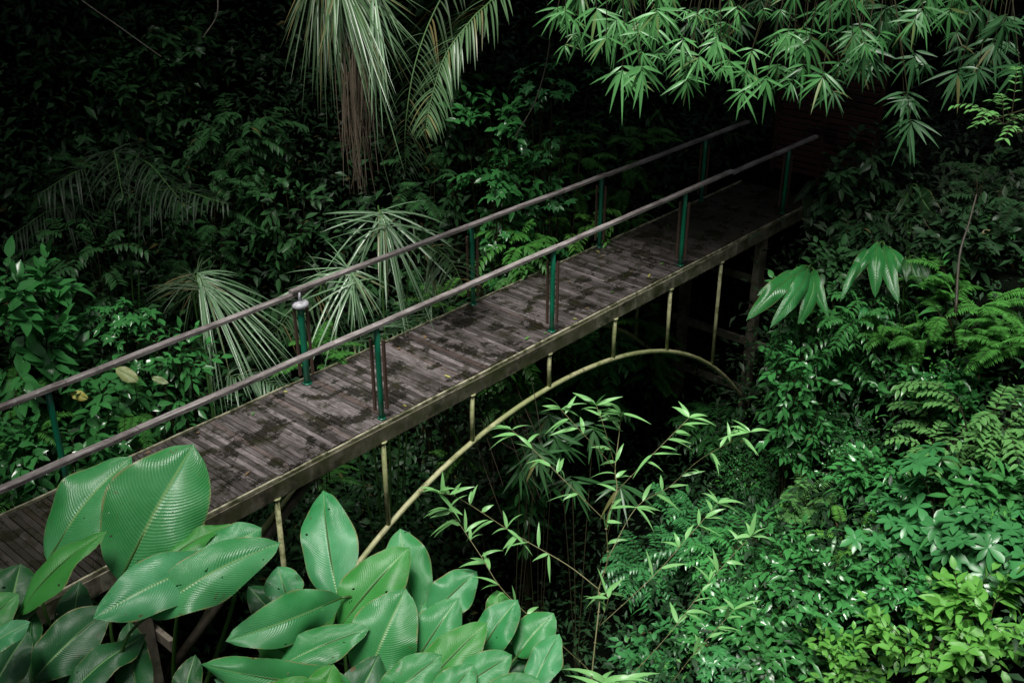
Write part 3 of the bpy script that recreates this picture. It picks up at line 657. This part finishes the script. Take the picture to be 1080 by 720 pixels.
for (x0, y0, x1, y1, xm, d) in ((20, -60, 170, 60, 70, 13.5), (225, -60, 214, 40, 228, 13), (560, -60, 540, 150, 580, 13.6)):
    lab = {20: 'thin arching stem sweeping in at the top left', 225: 'short liana hanging from the top left of the big palm', 560: 'liana hanging at the left of the bamboo fans'}[x0]
    t = thing('liana', lab, 'liana', P(x0, y0, d), 'lianas on the hillside'); a = Acc(); a.tube(spline([P(x0, y0, d), P(xm, (y0*.6+y1*.4), d), P((xm+x1)/2+8, (y0*.25+y1*.75), d), P(x1, y1, d)], 7), np.linspace(.014, .006, 22), 5); a.build('stem', M['under'], t)

# ------------------------------------------------------------------ shrubs
def shrub_geo(c, base, R, style, lf, n_st=8, n_tw=7, leaf=(.12, .05), squash=.75, tw=.22, kind='ovate', seg=3, k=6, grav=.18, fold=.22):
    st = Acc(); lv = Leaves(kind, seg, fold, .1, grav); camd = unit(CAM-c)
    for s in range(n_st):
        dr = unit(rdir()*np.array([1, 1, .6])+ZU*.45+camd*.35); e = c+dr*R*rng.uniform(.35, 1.)*np.array([1, 1, squash])
        sp = bez(base+rdir()*.05, (base+e)/2+ZU*R*.5, e, 9); st.tube(sp, np.linspace(.012, .004, 9), 5)
        for q in range(n_tw):
            i = int(rng.integers(4, 9)) if q else 8; p = sp[i]; o = unit(p-c+rdir()*R*.5+1e-6)
            td = unit(o+rdir()*.8+ZU*.25); tl = tw*rng.uniform(.6, 1.3); te = p+td*tl-ZU*tl*.12
            if style in ('alt', 'tiny', 'rosette'): st.tube([p, (p+te)/2+ZU*.01, te], [.004, .003, .002], 4, False)
            if style in ('alt', 'tiny'):
                for j in range(k):
                    f = (j+1)/k; pp = p+(te-p)*f; sd = unit(np.cross(td, ZU+rdir()*.3))*(1 if j % 2 else -1)
                    Dv = unit(td*.6+sd*rng.uniform(.5, 1.1)+rdir()*.3) if j < k-1 else td
                    z_ = rng.uniform(.65, 1.15); lv.put(pp, Dv, unit(ZU+o*.5+rdir()*.45), leaf[0]*z_, leaf[1]*z_)
            elif style == 'rosette':
                a0 = rng.uniform(0, 6.28); up = unit(ZU+o*.6+rdir()*.25); s1 = unit(np.cross(up, rdir())); s2 = np.cross(up, s1)
                for j in range(k):
                    an = a0+j*2.4; Dv = unit(s1*math.cos(an)+s2*math.sin(an)+up*rng.uniform(-.1, .35)); z_ = rng.uniform(.6, 1.1)
                    lv.put(te, Dv, up, leaf[0]*z_, leaf[1]*z_)
            elif style in ('pinnate', 'fern'):
                rl = tw*rng.uniform(1., 1.8); rd = unit(td*np.array([1, 1, .4])+ZU*.15); rc = bez(p, p+rd*rl*.55+ZU*rl*.12, p+rd*rl-ZU*rl*.3, 8)
                st.tube(rc, np.linspace(.004, .0015, 8), 4, False); T = unit(np.gradient(rc, axis=0))
                for j in range(k):
                    f = .15+.85*j/(k-1); i_ = min(int(f*7), 6); pp = rc[i_]+(rc[i_+1]-rc[i_])*(f*7-i_); t = T[i_]; S = unit(np.cross(t, ZU))
                    zz = math.sin(math.pi*min(1, .25+.7*f))**.6 if style == 'fern' else rng.uniform(.75, 1.05)
                    for sgn in (-1, 1): lv.put(pp, unit(S*sgn+t*(.35 if style == 'fern' else .6)+rdir()*.1), unit(ZU+rdir()*.2), leaf[0]*zz, leaf[1])
    return st, lv
STY = {  # material, kwargs
 'broad': ('g1', dict(style='alt', lf=0, leaf=(.17, .075), tw=.28, k=6, n_st=8, n_tw=8, seg=4)),
 'gloss': ('g2', dict(style='alt', lf=0, leaf=(.125, .056), tw=.26, k=6, n_st=10, n_tw=10)),
 'blue': ('g3', dict(style='rosette', lf=0, leaf=(.2, .085), kind='obov', tw=.2, k=8, n_st=9, n_tw=5, seg=4)),
 'lime': ('g4', dict(style='alt', lf=0, leaf=(.13, .058), tw=.3, k=7, n_st=8, n_tw=6, seg=4)),
 'pale': ('g5', dict(style='pinnate', lf=0, leaf=(.1, .04), tw=.3, k=7, n_st=7, n_tw=6, seg=4)),
 'pinn': ('g1', dict(style='pinnate', lf=0, leaf=(.105, .038), tw=.3, k=8, n_st=9, n_tw=8, grav=.3)),
 'fern': ('g6', dict(style='fern', lf=0, leaf=(.085, .014), tw=.3, k=22, n_st=6, n_tw=5, kind='line', seg=2)),
 'tiny': ('g2', dict(style='tiny', lf=0, leaf=(.045, .03), tw=.18, k=9, n_st=16, n_tw=16, seg=2, kind='ovate')),
 'ros': ('g2', dict(style='rosette', lf=0, leaf=(.1, .044), tw=.16, k=7, n_st=12, n_tw=11, seg=3)),
}
def shrub(px, py, R, sty, label, d=None, root=None, mm=None, name='shrub', cat='shrub', scale=1., g='shrubs and ferns on the ravine sides', **over):
    m0, kw = STY[sty]; kw = dict(kw); kw.update(over); mm = mm or m0
    R *= 1.25 if d is None else 1.
    if scale != 1: kw['leaf'] = (kw['leaf'][0]*scale, kw['leaf'][1]*scale)
    if d is None: c, d = hit(px, py, R*.9)
    else: c = P(px, py, d)
    zb = gz(c[0], c[1]); base = np.array([c[0], c[1], min(zb, c[2]-R*.6)])
    if c[2]-zb > 2.0: base[2] = zb
    if root is not None: base = P(*root)
    t = thing(name, label, cat, base, g); st, lv = shrub_geo(c, base, R, **kw)
    st.build('stems', M['twig'], t); lv.build('foliage', M[mm], t); return t
M['strapleaf'] = pleatmat('strap_leaf', (.02, .17, .04), (.05, .28, .08), .24, nv=26, slant=.1)
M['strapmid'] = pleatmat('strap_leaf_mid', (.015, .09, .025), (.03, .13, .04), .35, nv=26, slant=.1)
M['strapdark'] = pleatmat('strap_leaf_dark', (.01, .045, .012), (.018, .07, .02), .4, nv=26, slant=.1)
for (x, y, lab, mm, lvs) in (
  (845, 282, 'strap-leaved plant with wet shining leaves just right of the trestle leg', 'strapleaf', [(845, 285, 787, 338, 20), (852, 282, 812, 346, 18), (856, 288, 842, 342, 18), (842, 286, 798, 312, 14), (858, 284, 874, 334, 14), (850, 280, 822, 300, 12)]),
  (930, 257, 'strap-leaved plant hanging a pair of long straight leaves on the shaded bank', 'strapleaf', [(925, 258, 923, 314, 17), (933, 258, 948, 320, 18), (919, 262, 894, 302, 14), (940, 262, 962, 300, 12), (913, 266, 886, 318, 10), (928, 256, 905, 284, 12)]),
  (920, 321, 'smaller strap-leaved plant under the hanging pair of long leaves', 'strapleaf', [(918, 322, 918, 360, 12), (926, 320, 935, 354, 11), (911, 322, 906, 346, 10), (924, 319, 946, 338, 9)]),
  (962, 272, 'dim strap-leaved plant right of the hanging pair of long leaves', 'strapmid', [(960, 273, 973, 305, 12), (968, 275, 986, 311, 10), (955, 272, 956, 298, 10), (964, 270, 992, 286, 8)]),
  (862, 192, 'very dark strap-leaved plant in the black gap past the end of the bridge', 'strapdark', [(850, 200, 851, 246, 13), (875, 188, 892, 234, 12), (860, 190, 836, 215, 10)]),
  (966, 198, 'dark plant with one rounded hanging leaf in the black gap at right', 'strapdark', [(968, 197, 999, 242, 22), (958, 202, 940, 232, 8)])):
    _, dh = hit(x, y+26, .75); dh = min(dh, 12.9) if mm != 'strapdark' else dh; b = P(x, y+30, dh); b[2] = gz(b[0], b[1]); t = thing('strap_leaf_plant', lab, 'plant', b, 'strap-leaved plants on the right slope')
    for (ax, ay, bx, by, wp) in lvs:
        big_leaf(t, (ax, ay), (bx, by), dh+rng.normal()*.08, dh-.25+rng.normal()*.08, wp, m=mm, tw=rng.uniform(-.4, .4), droop=.2, fold=.3, wave=.02, stem_to=b)
SH = [  # px, py, radius, style, label, overrides
 (1000, 545, .55, 'blue', 'blue-green shrub with broad rounded leaves in rosettes near the right edge', {}),
 (1055, 590, .4, 'blue', 'smaller blue-green shrub at the right edge below the broad rounded one', {}),
 (930, 565, .4, 'blue', 'blue-green rosette shrub on the left flank of the broad rounded one', dict(scale=.8)),
 (975, 690, .42, 'lime', 'lime-yellow leafy shrub in the bottom right corner with a bare central twig', {}),
 (1045, 660, .4, 'lime', 'lime shrub with larger leaves against the right edge at the bottom', dict(scale=1.25)),
 (900, 700, .3, 'lime', 'low lime shrub at the bottom left of the yellow-leaved corner shrubs', dict(scale=.9)),
 (885, 460, .42, 'tiny', 'cushion of tiny wet round leaves in the middle of the right slope', {}),
 (905, 500, .4, 'tiny', 'lower cushion of tiny glittering leaves above the pale fern', {}),
 (800, 510, .4, 'tiny', 'tiny-leaved bush behind the right tips of the thin bamboo', {}),
 (855, 400, .4, 'tiny', 'tiny-leaved bush below the wet strap leaves', dict(scale=1.2)),
 (1040, 440, .5, 'pale', 'shrub with pairs of pale pointed leaflets hanging at the right edge', dict(n_st=8, scale=1.15)),
 (990, 470, .4, 'pale', 'smaller pale pinnate shrub left of the one at the right edge', {}),
 (730, 570, .45, 'pinn', 'shrub with drooping pairs of small dark leaflets behind the thin bamboo', dict(mm='g3')),
 (690, 600, .38, 'pinn', 'drooping pinnate shrub at the rim of the black hollow', dict(mm='g3')),
 (775, 600, .4, 'pinn', 'drooping pinnate shrub between the bamboo and the pale fern', dict(mm='g2')),
 (855, 545, .26, 'fern', 'pale fern with one bright fan of fronds in the centre of the right slope', dict(mm='g5', scale=1.3, n_st=4)),
 (893, 575, .22, 'fern', 'small yellow-green fern right of the pale fern', dict(mm='g4', n_st=3)),
 (1020, 335, .55, 'fern', 'large lacy fern spreading along the top right of the bank', dict(n_st=10, scale=1.2)),
 (1070, 370, .4, 'fern', 'lacy fern at the right edge beneath the leaning bare pole', dict(n_st=7, scale=1.2)),
 (960, 360, .4, 'fern', 'lacy fern left of the large one on the bank', dict(n_st=7)),
 (870, 425, .15, 'fern', 'tuft of bright yellow-green fern above the tiny-leaved cushion', dict(mm='g4', n_st=3, scale=.9)),
 (865, 480, .2, 'fern', 'mid-green fern between the two tiny-leaved cushions', dict(n_st=3)),
 (846, 335, .42, 'broad', 'leafy shrub crowding under the wet strap leaves beside the trestle', dict(d=13., scale=.8)),
 (842, 395, .42, 'gloss', 'glossy shrub spilling down the bank just right of the trestle', dict(d=12.8)),
 (895, 330, .4, 'pinn', 'pinnate shrub between the two pairs of hanging strap leaves', dict(d=12.9)),
 (885, 285, .36, 'broad', 'dark shrub behind the left of the pair of long straight leaves', dict(d=13.4, mm='bgmid')),
 (895, 380, .4, 'broad', 'broad-leaved shrub beneath the pair of long hanging leaves', dict(scale=.8)),
 (856, 372, .3, 'broad', 'broad-leaved shrub beside the trestle leg', dict(scale=.75)),
 (950, 425, .45, 'broad', 'dark broad-leaved shrub in the middle of the bank', dict(scale=.8)),
 (850, 448, .32, 'gloss', 'glossy shrub at the foot of the trestle', {}),
 (990, 415, .4, 'gloss', 'glossy shrub under the lacy ferns', {}),
 (940, 510, .36, 'gloss', 'glossy shrub behind the blue-green rosettes', {}),
 (830, 600, .4, 'gloss', 'glossy dark shrub beneath the pale fern', {}),
 (880, 630, .42, 'gloss', 'glossy shrub left of the lime corner shrubs', {}),
 (800, 650, .42, 'gloss', 'glossy shrub with upright shoots at the bottom right of centre', {}),
 (740, 660, .42, 'ros', 'shrub with whorled dark leaves under the thin bamboo at right', {}),
 (700, 690, .4, 'broad', 'broad dark-leaved shrub at the bottom centre right', dict(mm='g3', scale=.8)),
 (770, 705, .4, 'ros', 'whorled-leaf shrub on the bottom edge right of centre', dict(mm='g3')),
 (840, 690, .4, 'broad', 'dark broad-leaved shrub on the bottom edge left of the lime ones', dict(scale=.8)),
 (960, 620, .38, 'gloss', 'dark glossy shrub between blue-green and lime shrubs', {}),
 (1060, 520, .36, 'broad', 'dark shrub at the right edge above the blue-green ones', {}),
 (760, 455, .42, 'pinn', 'dark pinnate shrub behind the foot of the arch', dict(d=16.8, scale=1.3)),
 (20, 335, .55, 'broad', 'glossy large-leaved shrub at the left edge above the handrail', dict(d=10.6, mm='g2', scale=1.35)),
 (30, 390, .5, 'broad', 'large-leaved shrub half hidden by the far handrail at left', dict(d=10.6, mm='g2', scale=1.2)),
 (115, 400, .42, 'broad', 'wet bush with a pale curled leaf between the two handrails', dict(d=10.8, mm='g2', scale=1.)),
 (60, 470, .45, 'gloss', 'low glossy bush around the foot of the leaning green post', dict(d=10.4, scale=1.3)),
 (20, 455, .4, 'fern', 'ferny bush at the left edge between the handrails', dict(d=10.3)),
 (145, 430, .22, 'fern', 'small fern right of the wet bush behind the near handrail', dict(d=10.9, n_st=3)),
 (110, 480, .35, 'ros', 'whorled bush just beyond the deck edge at left', dict(d=10.6)),
 (185, 380, .35, 'gloss', 'dim glossy bush under the starburst palm', dict(d=11.2)),
 (120, 350, .35, 'ros', 'dim whorled bush beyond the far handrail with reddish leaves near it', dict(d=11.4)),
 (325, 385, .3, 'fern', 'fern at the deck edge behind the capped post', dict(d=12.2, mm='g6')),
 (540, 265, .35, 'pinn', 'pinnate shrub beyond the deck between two green posts', dict(d=14.4, mm='g6', scale=1.4)),
 (600, 240, .35, 'pinn', 'yellowish stiff-twigged shrub beyond the deck in the middle', dict(d=15.3, mm='g4', scale=1.1)),
 (470, 320, .35, 'fern', 'yellow-green ferny plant leaning on the far deck edge', dict(d=13.5, mm='g4', n_st=6)),
 (545, 295, .3, 'fern', 'ferny plant touching the far deck edge further along', dict(d=14.4, mm='g5')),
 (560, 190, .55, 'gloss', 'leafy climber mass with bright tips above the far handrail', dict(d=14.8, scale=1.3)),
 (525, 130, .5, 'gloss', 'upper climber mass right of the feathery palm frond', dict(d=14, scale=1.3)),
 (585, 95, .5, 'ros', 'bluish whorled climber under the leftmost bamboo fans', dict(d=14, mm='g3')),
 (600, 170, .5, 'fern', 'ferny mass above the middle of the far handrail', dict(d=15.5, n_st=9, scale=1.4)),
 (660, 150, .5, 'fern', 'dim ferny mass below the yellowing bamboo fan', dict(d=16, n_st=8, scale=1.3)),
 (520, 200, .35, 'ros', 'whorled shrub low beyond the far handrail left of the climbers', dict(d=14.2)),
 (620, 370, .4, 'pinn', 'dark pinnate shrub seen through the struts under the bridge', dict(d=15.5, scale=1.4)),
 (690, 340, .35, 'fern', 'dark fern seen under the right part of the bridge', dict(d=16.5, scale=1.4)),
 (560, 440, .4, 'broad', 'dark large-leaved shrub below the crown of the arch', dict(d=13.8)),
 (60, 60, .6, 'fern', 'dim fern high on the dark wall at the top left', dict(d=15.5, mm='bgmid', scale=1.5)),
 (150, 90, .6, 'broad', 'dim climber with hanging oval leaves on the dark upper left wall', dict(d=15.5, mm='bgmid')),
 (190, 40, .6, 'broad', 'dim climber near the top edge left of the big palm', dict(d=16, mm='bgmid')),
 (250, 140, .6, 'pinn', 'dim pinnate shrub left of the dry palm fibres', dict(d=15.5, mm='bgmid', scale=1.5)),
 (40, 200, .6, 'fern', 'dim fern at the left edge above the glossy shrub', dict(d=14, mm='bgmid', scale=1.4)),
 (200, 200, .6, 'fern', 'dim fern in the dark above the starburst palm', dict(d=14.5, mm='bgmid', scale=1.4)),
 (100, 270, .5, 'pinn', 'dim pinnate shrub above the far handrail at left', dict(d=12.8, mm='bgmid', scale=1.3)),
 (310, 220, .55, 'broad', 'dim shrub between the two low palms', dict(d=14.5, mm='bgmid')),
 (480, 60, .6, 'broad', 'dim climber behind the tip of the feathery palm frond', dict(d=15.5, mm='bgmid')),
 (440, 200, .5, 'fern', 'dim fern above the crossed palm spray', dict(d=14.2, mm='bgmid', scale=1.3)),
 (900, 170, .7, 'broad', 'nearly black tall shrub in the gap under the bamboo fans', dict(d=14.5, mm='bg', scale=1.2)),
 (1040, 200, .6, 'fern', 'nearly black fern at the right edge above the lacy ones', dict(d=13, mm='bg', scale=1.4)),
 (1010, 250, .5, 'broad', 'dark shrub behind the leaning bare pole', dict(d=12.6, mm='bg')),
 (900, 235, .45, 'pinn', 'dark pinnate shrub between the bridge end and the pair of long leaves', dict(d=14.5, mm='bg', scale=1.2)),
 (1060, 150, .3, 'pale', 'leafy branch with bright leaf pairs poking in at the right edge', dict(d=8.6, n_st=5, scale=.7, root=(1180, 110, 8.8))),
]
shr = {}
for s in SH: 
    px, py, R, sty, lab, ov = s; ov = dict(ov)
    fern = sty == 'fern'; shr[lab] = shrub(px, py, R, sty, lab, name='fern' if fern else 'shrub', cat='fern' if fern else 'shrub', **ov)

# pale single leaves of the wet bush
M['paleleaf'] = pleatmat('pale_leaf', (.3, .42, .2), (.45, .55, .3), .35, nv=14); M['yellowleaf'] = pleatmat('yellow_leaf', (.5, .55, .12), (.6, .62, .2), .4, nv=14)
t = shr['wet bush with a pale curled leaf between the two handrails']
q = big_leaf(t, (146, 402), (122, 388), 10.3, 10.3, 15, m='paleleaf', wave=.03); q['label'] = 'pale curled leaf'
q = big_leaf(t, (93, 420), (74, 414), 10.3, 10.3, 11, m='yellowleaf'); q['label'] = 'yellow leaf'
q = big_leaf(t, (160, 398), (178, 404), 10.4, 10.4, 8, m='paleleaf'); q['label'] = 'pale narrow leaf'
for k in range(26):
    x = rng.uniform(3.2, 12.5); y = rng.choice([rng.uniform(Y0+.04, Y0+.3), rng.uniform(Y0+.1, Y1-.1), rng.uniform(Y1-.3, Y1-.05)])
    t = thing('fallen_leaf', 'small fallen leaf lying on the wet deck planks', 'leaf', (x, y, .006), 'fallen leaves on the deck'); lv = Leaves('ovate', 4, .3, -.15, 0.)
    D_l = unit(np.array([rng.normal(), rng.normal(), .05])); lv.put(np.array([x, y, .006]), D_l, unit(ZU+rdir()*.2), rng.uniform(.04, .085), rng.uniform(.018, .035)); lv.build('blade', M[['dryleaf', 'yellowleaf', 'g4'][k % 3]], t)
# small fan palms in the shade under the arch
for (x, y, d, R, lab) in ((570, 462, 13.2, 46, 'dark fan-leaved palm hanging below the arch behind the bamboo tips'), (612, 500, 13., 44, 'dark fan-leaved palm in the hollow between the bamboo branches'), (540, 482, 12.9, 36, 'dark fan-leaved palm beside the dry hanging stems')):
    b = gp3(x, y+90, d); t = thing('fan_palm', lab, 'palm', b, 'fan palms in the ravine'); st = Acc(); lv = Leaves('lance', 4, .2, .05, .2)
    for k in range(4):
        c = P(x+rng.normal()*20, y+rng.normal()*18, d+rng.normal()*.2); st.tube(bez(b, (b+c)/2+ZU*.4, c, 8), .005, 5); fan(lv, c, R/FPX*d*rng.uniform(.7, 1.), 11, 1.5, wf=.11)
    st.build('stems', M['twig'], t); lv.build('foliage', M['bgmid'], t)
# dry stems hanging under the deck
dt_ = thing('dry_stems', 'tangle of dry brown stems hanging below the deck behind the arch', 'dry stems', P(500, 400, 12.9)); a = Acc()
for i in range(90):
    x = rng.uniform(420, 560); y = rng.uniform(390, 460); d = 12.9+rng.normal()*.3
    a.tube(bez(P(x, y, d), P(x+5, y+20, d), P(x+rng.normal(22, 18), y+rng.uniform(30, 90), d), 5), [.004, .004, .003, .003, .002], 4, False)
a.build('stems', M['dry'], dt_)
lp = thing('bare_pole', 'thin bare pole leaning in the shade at the right', 'dead branch', P(1008, 318, 10.6)); a = Acc()
a.tube(spline([P(1008, 330, 10.6), P(1012, 270, 10.7), P(1022, 235, 10.8), P(1030, 205, 10.9)]), np.linspace(.016, .007, 19), 6); a.build('stem', M['under'], lp)
st_ = thing('striped_grass', 'arching pale-striped grass tuft at the bottom below the bamboo', 'grass plant', gp(640, 740, 6.4)); lv = Leaves('lance', 6, .2, .25, .5)
for k in range(26):
    c = P(645+rng.normal()*14, 735+rng.normal()*8, 6.4+rng.normal()*.1); lv.put(c, unit(ZU*rng.uniform(.5, 1)+RT*rng.normal()*.8-F0*rng.uniform(-.5, .5)), unit(ZU+rdir()*.4-F0*.5), rng.uniform(.25, .42), .035)
lv.build('foliage', M['bamleaf'], st_)

# ------------------------------------------------------------------ undergrowth that nobody could count
def scatter(name, label, mname, region, dens, nleaf, ll, h=(.05, .7), kind='ovate', seg=2, keep=None, rad=.28, grav=.25):
    x0, x1, y0, y1 = region; n = int((x1-x0)*(y1-y0)*dens)
    xy = np.stack([rng.uniform(x0, x1, n), rng.uniform(y0, y1, n)], 1)
    if keep is not None: xy = xy[keep(xy)]
    n = len(xy); z = ground(xy); hh = rng.uniform(h[0], h[1], n)
    # slope normal
    e = .2; gxn = (ground(xy+[e, 0])-ground(xy-[e, 0]))/(2*e); gyn = (ground(xy+[0, e])-ground(xy-[0, e]))/(2*e)
    Nn = unit(np.stack([-gxn, -gyn, np.ones(n)], 1))
    c = np.column_stack([xy, z])+Nn*hh[:, None]
    O = (c[:, None]+rng.normal(size=(n, nleaf, 3))*np.array([rad, rad, rad*.6])).reshape(-1, 3)
    No = np.repeat(Nn, nleaf, 0); m = len(O)
    D = unit(rdir(m)*np.array([1, 1, .6])+No*.35); N = unit(ZU+No*.8+rdir(m)*.6)
    sz = np.repeat(rng.uniform(.6, 1.3, n), nleaf)*rng.uniform(.7, 1.2, m)
    lv = Leaves(kind, seg, .22, .1, grav); lv.I = (O, D, N, ll[0]*sz, ll[1]*sz)
    ok = ~((O[:, 2] > -.3) & (O[:, 2] < 2.) & (O[:, 1] > Y0-.12) & (O[:, 1] < Y1+.1) & (O[:, 0] < 15.7))
    lv.I = tuple(q[ok] for q in lv.I)
    o = lv.build(name, M[mname]); o['kind'] = 'stuff'; o['label'] = label; o['category'] = 'undergrowth'
    return o
def bridge_gap(xy): return ~((xy[:, 1] > Y0-.25) & (xy[:, 1] < Y1+.2) & (xy[:, 0] > X0) & (ground(xy) > -1.2))
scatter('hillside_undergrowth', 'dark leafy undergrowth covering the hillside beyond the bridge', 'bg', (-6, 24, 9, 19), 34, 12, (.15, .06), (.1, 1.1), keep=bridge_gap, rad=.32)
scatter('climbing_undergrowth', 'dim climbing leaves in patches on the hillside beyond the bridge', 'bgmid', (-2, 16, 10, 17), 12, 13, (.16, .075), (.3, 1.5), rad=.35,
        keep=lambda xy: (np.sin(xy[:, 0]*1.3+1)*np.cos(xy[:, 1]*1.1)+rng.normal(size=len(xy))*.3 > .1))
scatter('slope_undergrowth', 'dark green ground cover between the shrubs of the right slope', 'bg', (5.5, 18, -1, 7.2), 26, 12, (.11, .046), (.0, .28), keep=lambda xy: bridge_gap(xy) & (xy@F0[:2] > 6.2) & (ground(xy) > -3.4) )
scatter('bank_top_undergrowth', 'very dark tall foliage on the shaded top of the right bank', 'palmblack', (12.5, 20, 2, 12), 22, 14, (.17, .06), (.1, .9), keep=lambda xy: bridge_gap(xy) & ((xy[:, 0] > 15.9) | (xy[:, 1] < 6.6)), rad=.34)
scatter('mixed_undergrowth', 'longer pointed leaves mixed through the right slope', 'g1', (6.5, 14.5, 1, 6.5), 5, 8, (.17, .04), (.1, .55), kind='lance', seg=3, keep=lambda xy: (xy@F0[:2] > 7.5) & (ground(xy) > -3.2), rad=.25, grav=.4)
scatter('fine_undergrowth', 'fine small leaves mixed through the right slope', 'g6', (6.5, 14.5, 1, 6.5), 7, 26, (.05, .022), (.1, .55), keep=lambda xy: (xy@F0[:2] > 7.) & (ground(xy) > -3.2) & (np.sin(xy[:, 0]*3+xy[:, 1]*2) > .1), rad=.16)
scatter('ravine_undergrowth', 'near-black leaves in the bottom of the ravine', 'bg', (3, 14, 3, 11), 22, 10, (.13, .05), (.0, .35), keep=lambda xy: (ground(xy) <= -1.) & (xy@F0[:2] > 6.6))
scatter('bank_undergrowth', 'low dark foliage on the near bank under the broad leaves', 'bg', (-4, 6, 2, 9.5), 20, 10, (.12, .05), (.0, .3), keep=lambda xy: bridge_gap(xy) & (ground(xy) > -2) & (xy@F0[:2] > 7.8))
def tpts(n, reg):
    xy = np.stack([rng.uniform(*reg[0], n), rng.uniform(*reg[1], n)], 1); return np.column_stack([xy, ground(xy)])

# ------------------------------------------------------------------ unseen forest trees, crowns placed to shade hillside, bank and deck
def tree_meshes(i):
    st = Acc(); lv = Leaves('ovate', 2, .2, .1, .2); hgt = 8.5 if i < 2 else 7.2; off = np.array([4.2 if i < 2 else 7.2, 0, 0]); lean = 1 if i < 2 else 1.9  # last form leans far out, shaped to cast shade on deck and bank
    st.tube(spline([(0, 0, -1), (.3*lean, 0, 2), (1.2*lean, .15, 4.5), (2.4*lean, 0, hgt-1.)], 4), np.linspace(.3, .13, 13), 10)
    n = 210 if i < 2 else 340; O = []; Dd = []; Nn = []
    for k in range(n):
        d = rdir()*np.array([4.6, 4.6, 1.3])*rng.uniform(.05, 1.)**.5; c = np.array([0, 0, hgt])+off+d
        if k % 12 == 0: st.tube(bez((2., 0, hgt-2.), off*.6+np.array([d[0]*.4, d[1]*.4, hgt-1.]), c, 8), np.linspace(.09, .02, 8), 6)
        m = 30; O.append(c+rng.normal(size=(m, 3))*np.array([.42, .42, .22])); Dd.append(rdir(m)*np.array([1, 1, .4])); Nn.append(unit(ZU+rdir(m)*.6))
    O = np.concatenate(O); m = len(O); lv.I = (O, np.concatenate(Dd), np.concatenate(Nn), rng.uniform(.3, .55, m), rng.uniform(.15, .26, m))
    a = Acc(); lv.into(a); return st, a
protos = []
for i in range(3):
    st, a = tree_meshes(i); protos.append((st, a))
TR = [(0, 18, 0, 'tall forest tree on the hill beyond the left end of the bridge'), (5, 19, 1, 'tall forest tree on the hilltop behind the palms'), (10.5, 20.5, 0, 'forest tree high behind the middle of the bridge'),
      (16, 18, 1, 'forest tree behind the shaded far end of the bridge'), (20.3, 12.5, 0, 'forest tree beyond the wooden screen'), (20.5, 7.5, 1, 'forest tree directly past the end of the bridge'), (20.8, 4.4, 2, 'leaning tree added out of view to shade the top of the right slope'), (19.1, 9.4, 2, 'leaning tree added out of view, its crown shading the end of the bridge'),
      (-5, 15, 1, 'forest tree past the far left of the handrail'), (-9, 11, 0, 'forest tree near the left bridge landing'), (-12, 10.6, 2, 'leaning tree added out of view to shade the near left end of the deck'), (18.5, -2.5, 1, 'forest tree above the lower right slope'), (8, 22, 1, 'second-row forest tree behind the climbers'),
      (2.5, 21, 0, 'second-row forest tree behind the left palms'), (-11, 3, 1, 'forest tree left of the viewpoint'), (13, -10, 0, 'forest tree at the far lower right')]
pm = {}
for (x, y, k, lab) in TR:
    z = gz(x, y); t = thing('forest_tree', lab, 'tree', (x, y, z-.5), 'forest trees around the clearing'); t.rotation_euler.z = math.atan2(8-y, 8-x)+rng.uniform(-.2, .2)
    for nm, acc, mm in (('trunk', protos[k][0], 'bark'), ('crown', protos[k][1], 'canopy')):
        if (k, nm) not in pm:
            o = acc.build(nm, M[mm], None, True, np.zeros(3)); pm[(k, nm)] = o; o.parent = t
        else:
            o = pm[(k, nm)].copy(); COL.objects.link(o); o.parent = t

# ------------------------------------------------------------------ camera, sky, sun
cam = bpy.data.cameras.new('camera'); co = bpy.data.objects.new('camera', cam); COL.objects.link(co)
cam.lens = FPX/1080*36; cam.sensor_width = 36; cam.clip_end = 2000; cam.clip_start = .05
co.location = (0, 0, H); co.rotation_euler = (math.pi/2-PIT, 0, YAW-math.pi/2); SC.camera = co
EL, AZ = math.radians(68), math.radians(196)      # sun direction: elevation and azimuth (from +X toward +Y)
w = bpy.data.worlds.new('World'); SC.world = w; w.use_nodes = True; nt = w.node_tree; nt.nodes.clear()
sk = nt.nodes.new('ShaderNodeTexSky'); sk.sky_type = 'NISHITA'; sk.sun_disc = False; sk.sun_elevation = EL
sk.sun_rotation = math.pi/2-AZ; sk.air_density = 1.; sk.dust_density = 3.
bg = nt.nodes.new('ShaderNodeBackground'); bg.inputs[1].default_value = .052; ou = nt.nodes.new('ShaderNodeOutputWorld')
mixg = nt.nodes.new('ShaderNodeHueSaturation'); mixg.inputs['Saturation'].default_value = .25; nt.links.new(sk.outputs[0], mixg.inputs['Color']); nt.links.new(mixg.outputs[0], bg.inputs[0]); nt.links.new(bg.outputs[0], ou.inputs[0])
sl = bpy.data.lights.new('sun', 'SUN'); sl.energy = 5.; sl.angle = math.radians(24); sl.color = (1, .97, .92)
so = bpy.data.objects.new('sun', sl); COL.objects.link(so)
from mathutils import Vector
sd = Vector((math.cos(EL)*math.cos(AZ), math.cos(EL)*math.sin(AZ), math.sin(EL))); so.rotation_euler = sd.to_track_quat('Z', 'Y').to_euler(); so.location = tuple(sd*30)
SC.view_settings.view_transform = 'Standard'; SC.view_settings.look = 'None'; SC.view_settings.exposure = 0
SC.render.engine = 'CYCLES'; SC.cycles.max_bounces = 6; SC.cycles.diffuse_bounces = 3; SC.cycles.glossy_bounces = 2; SC.cycles.transmission_bounces = 3
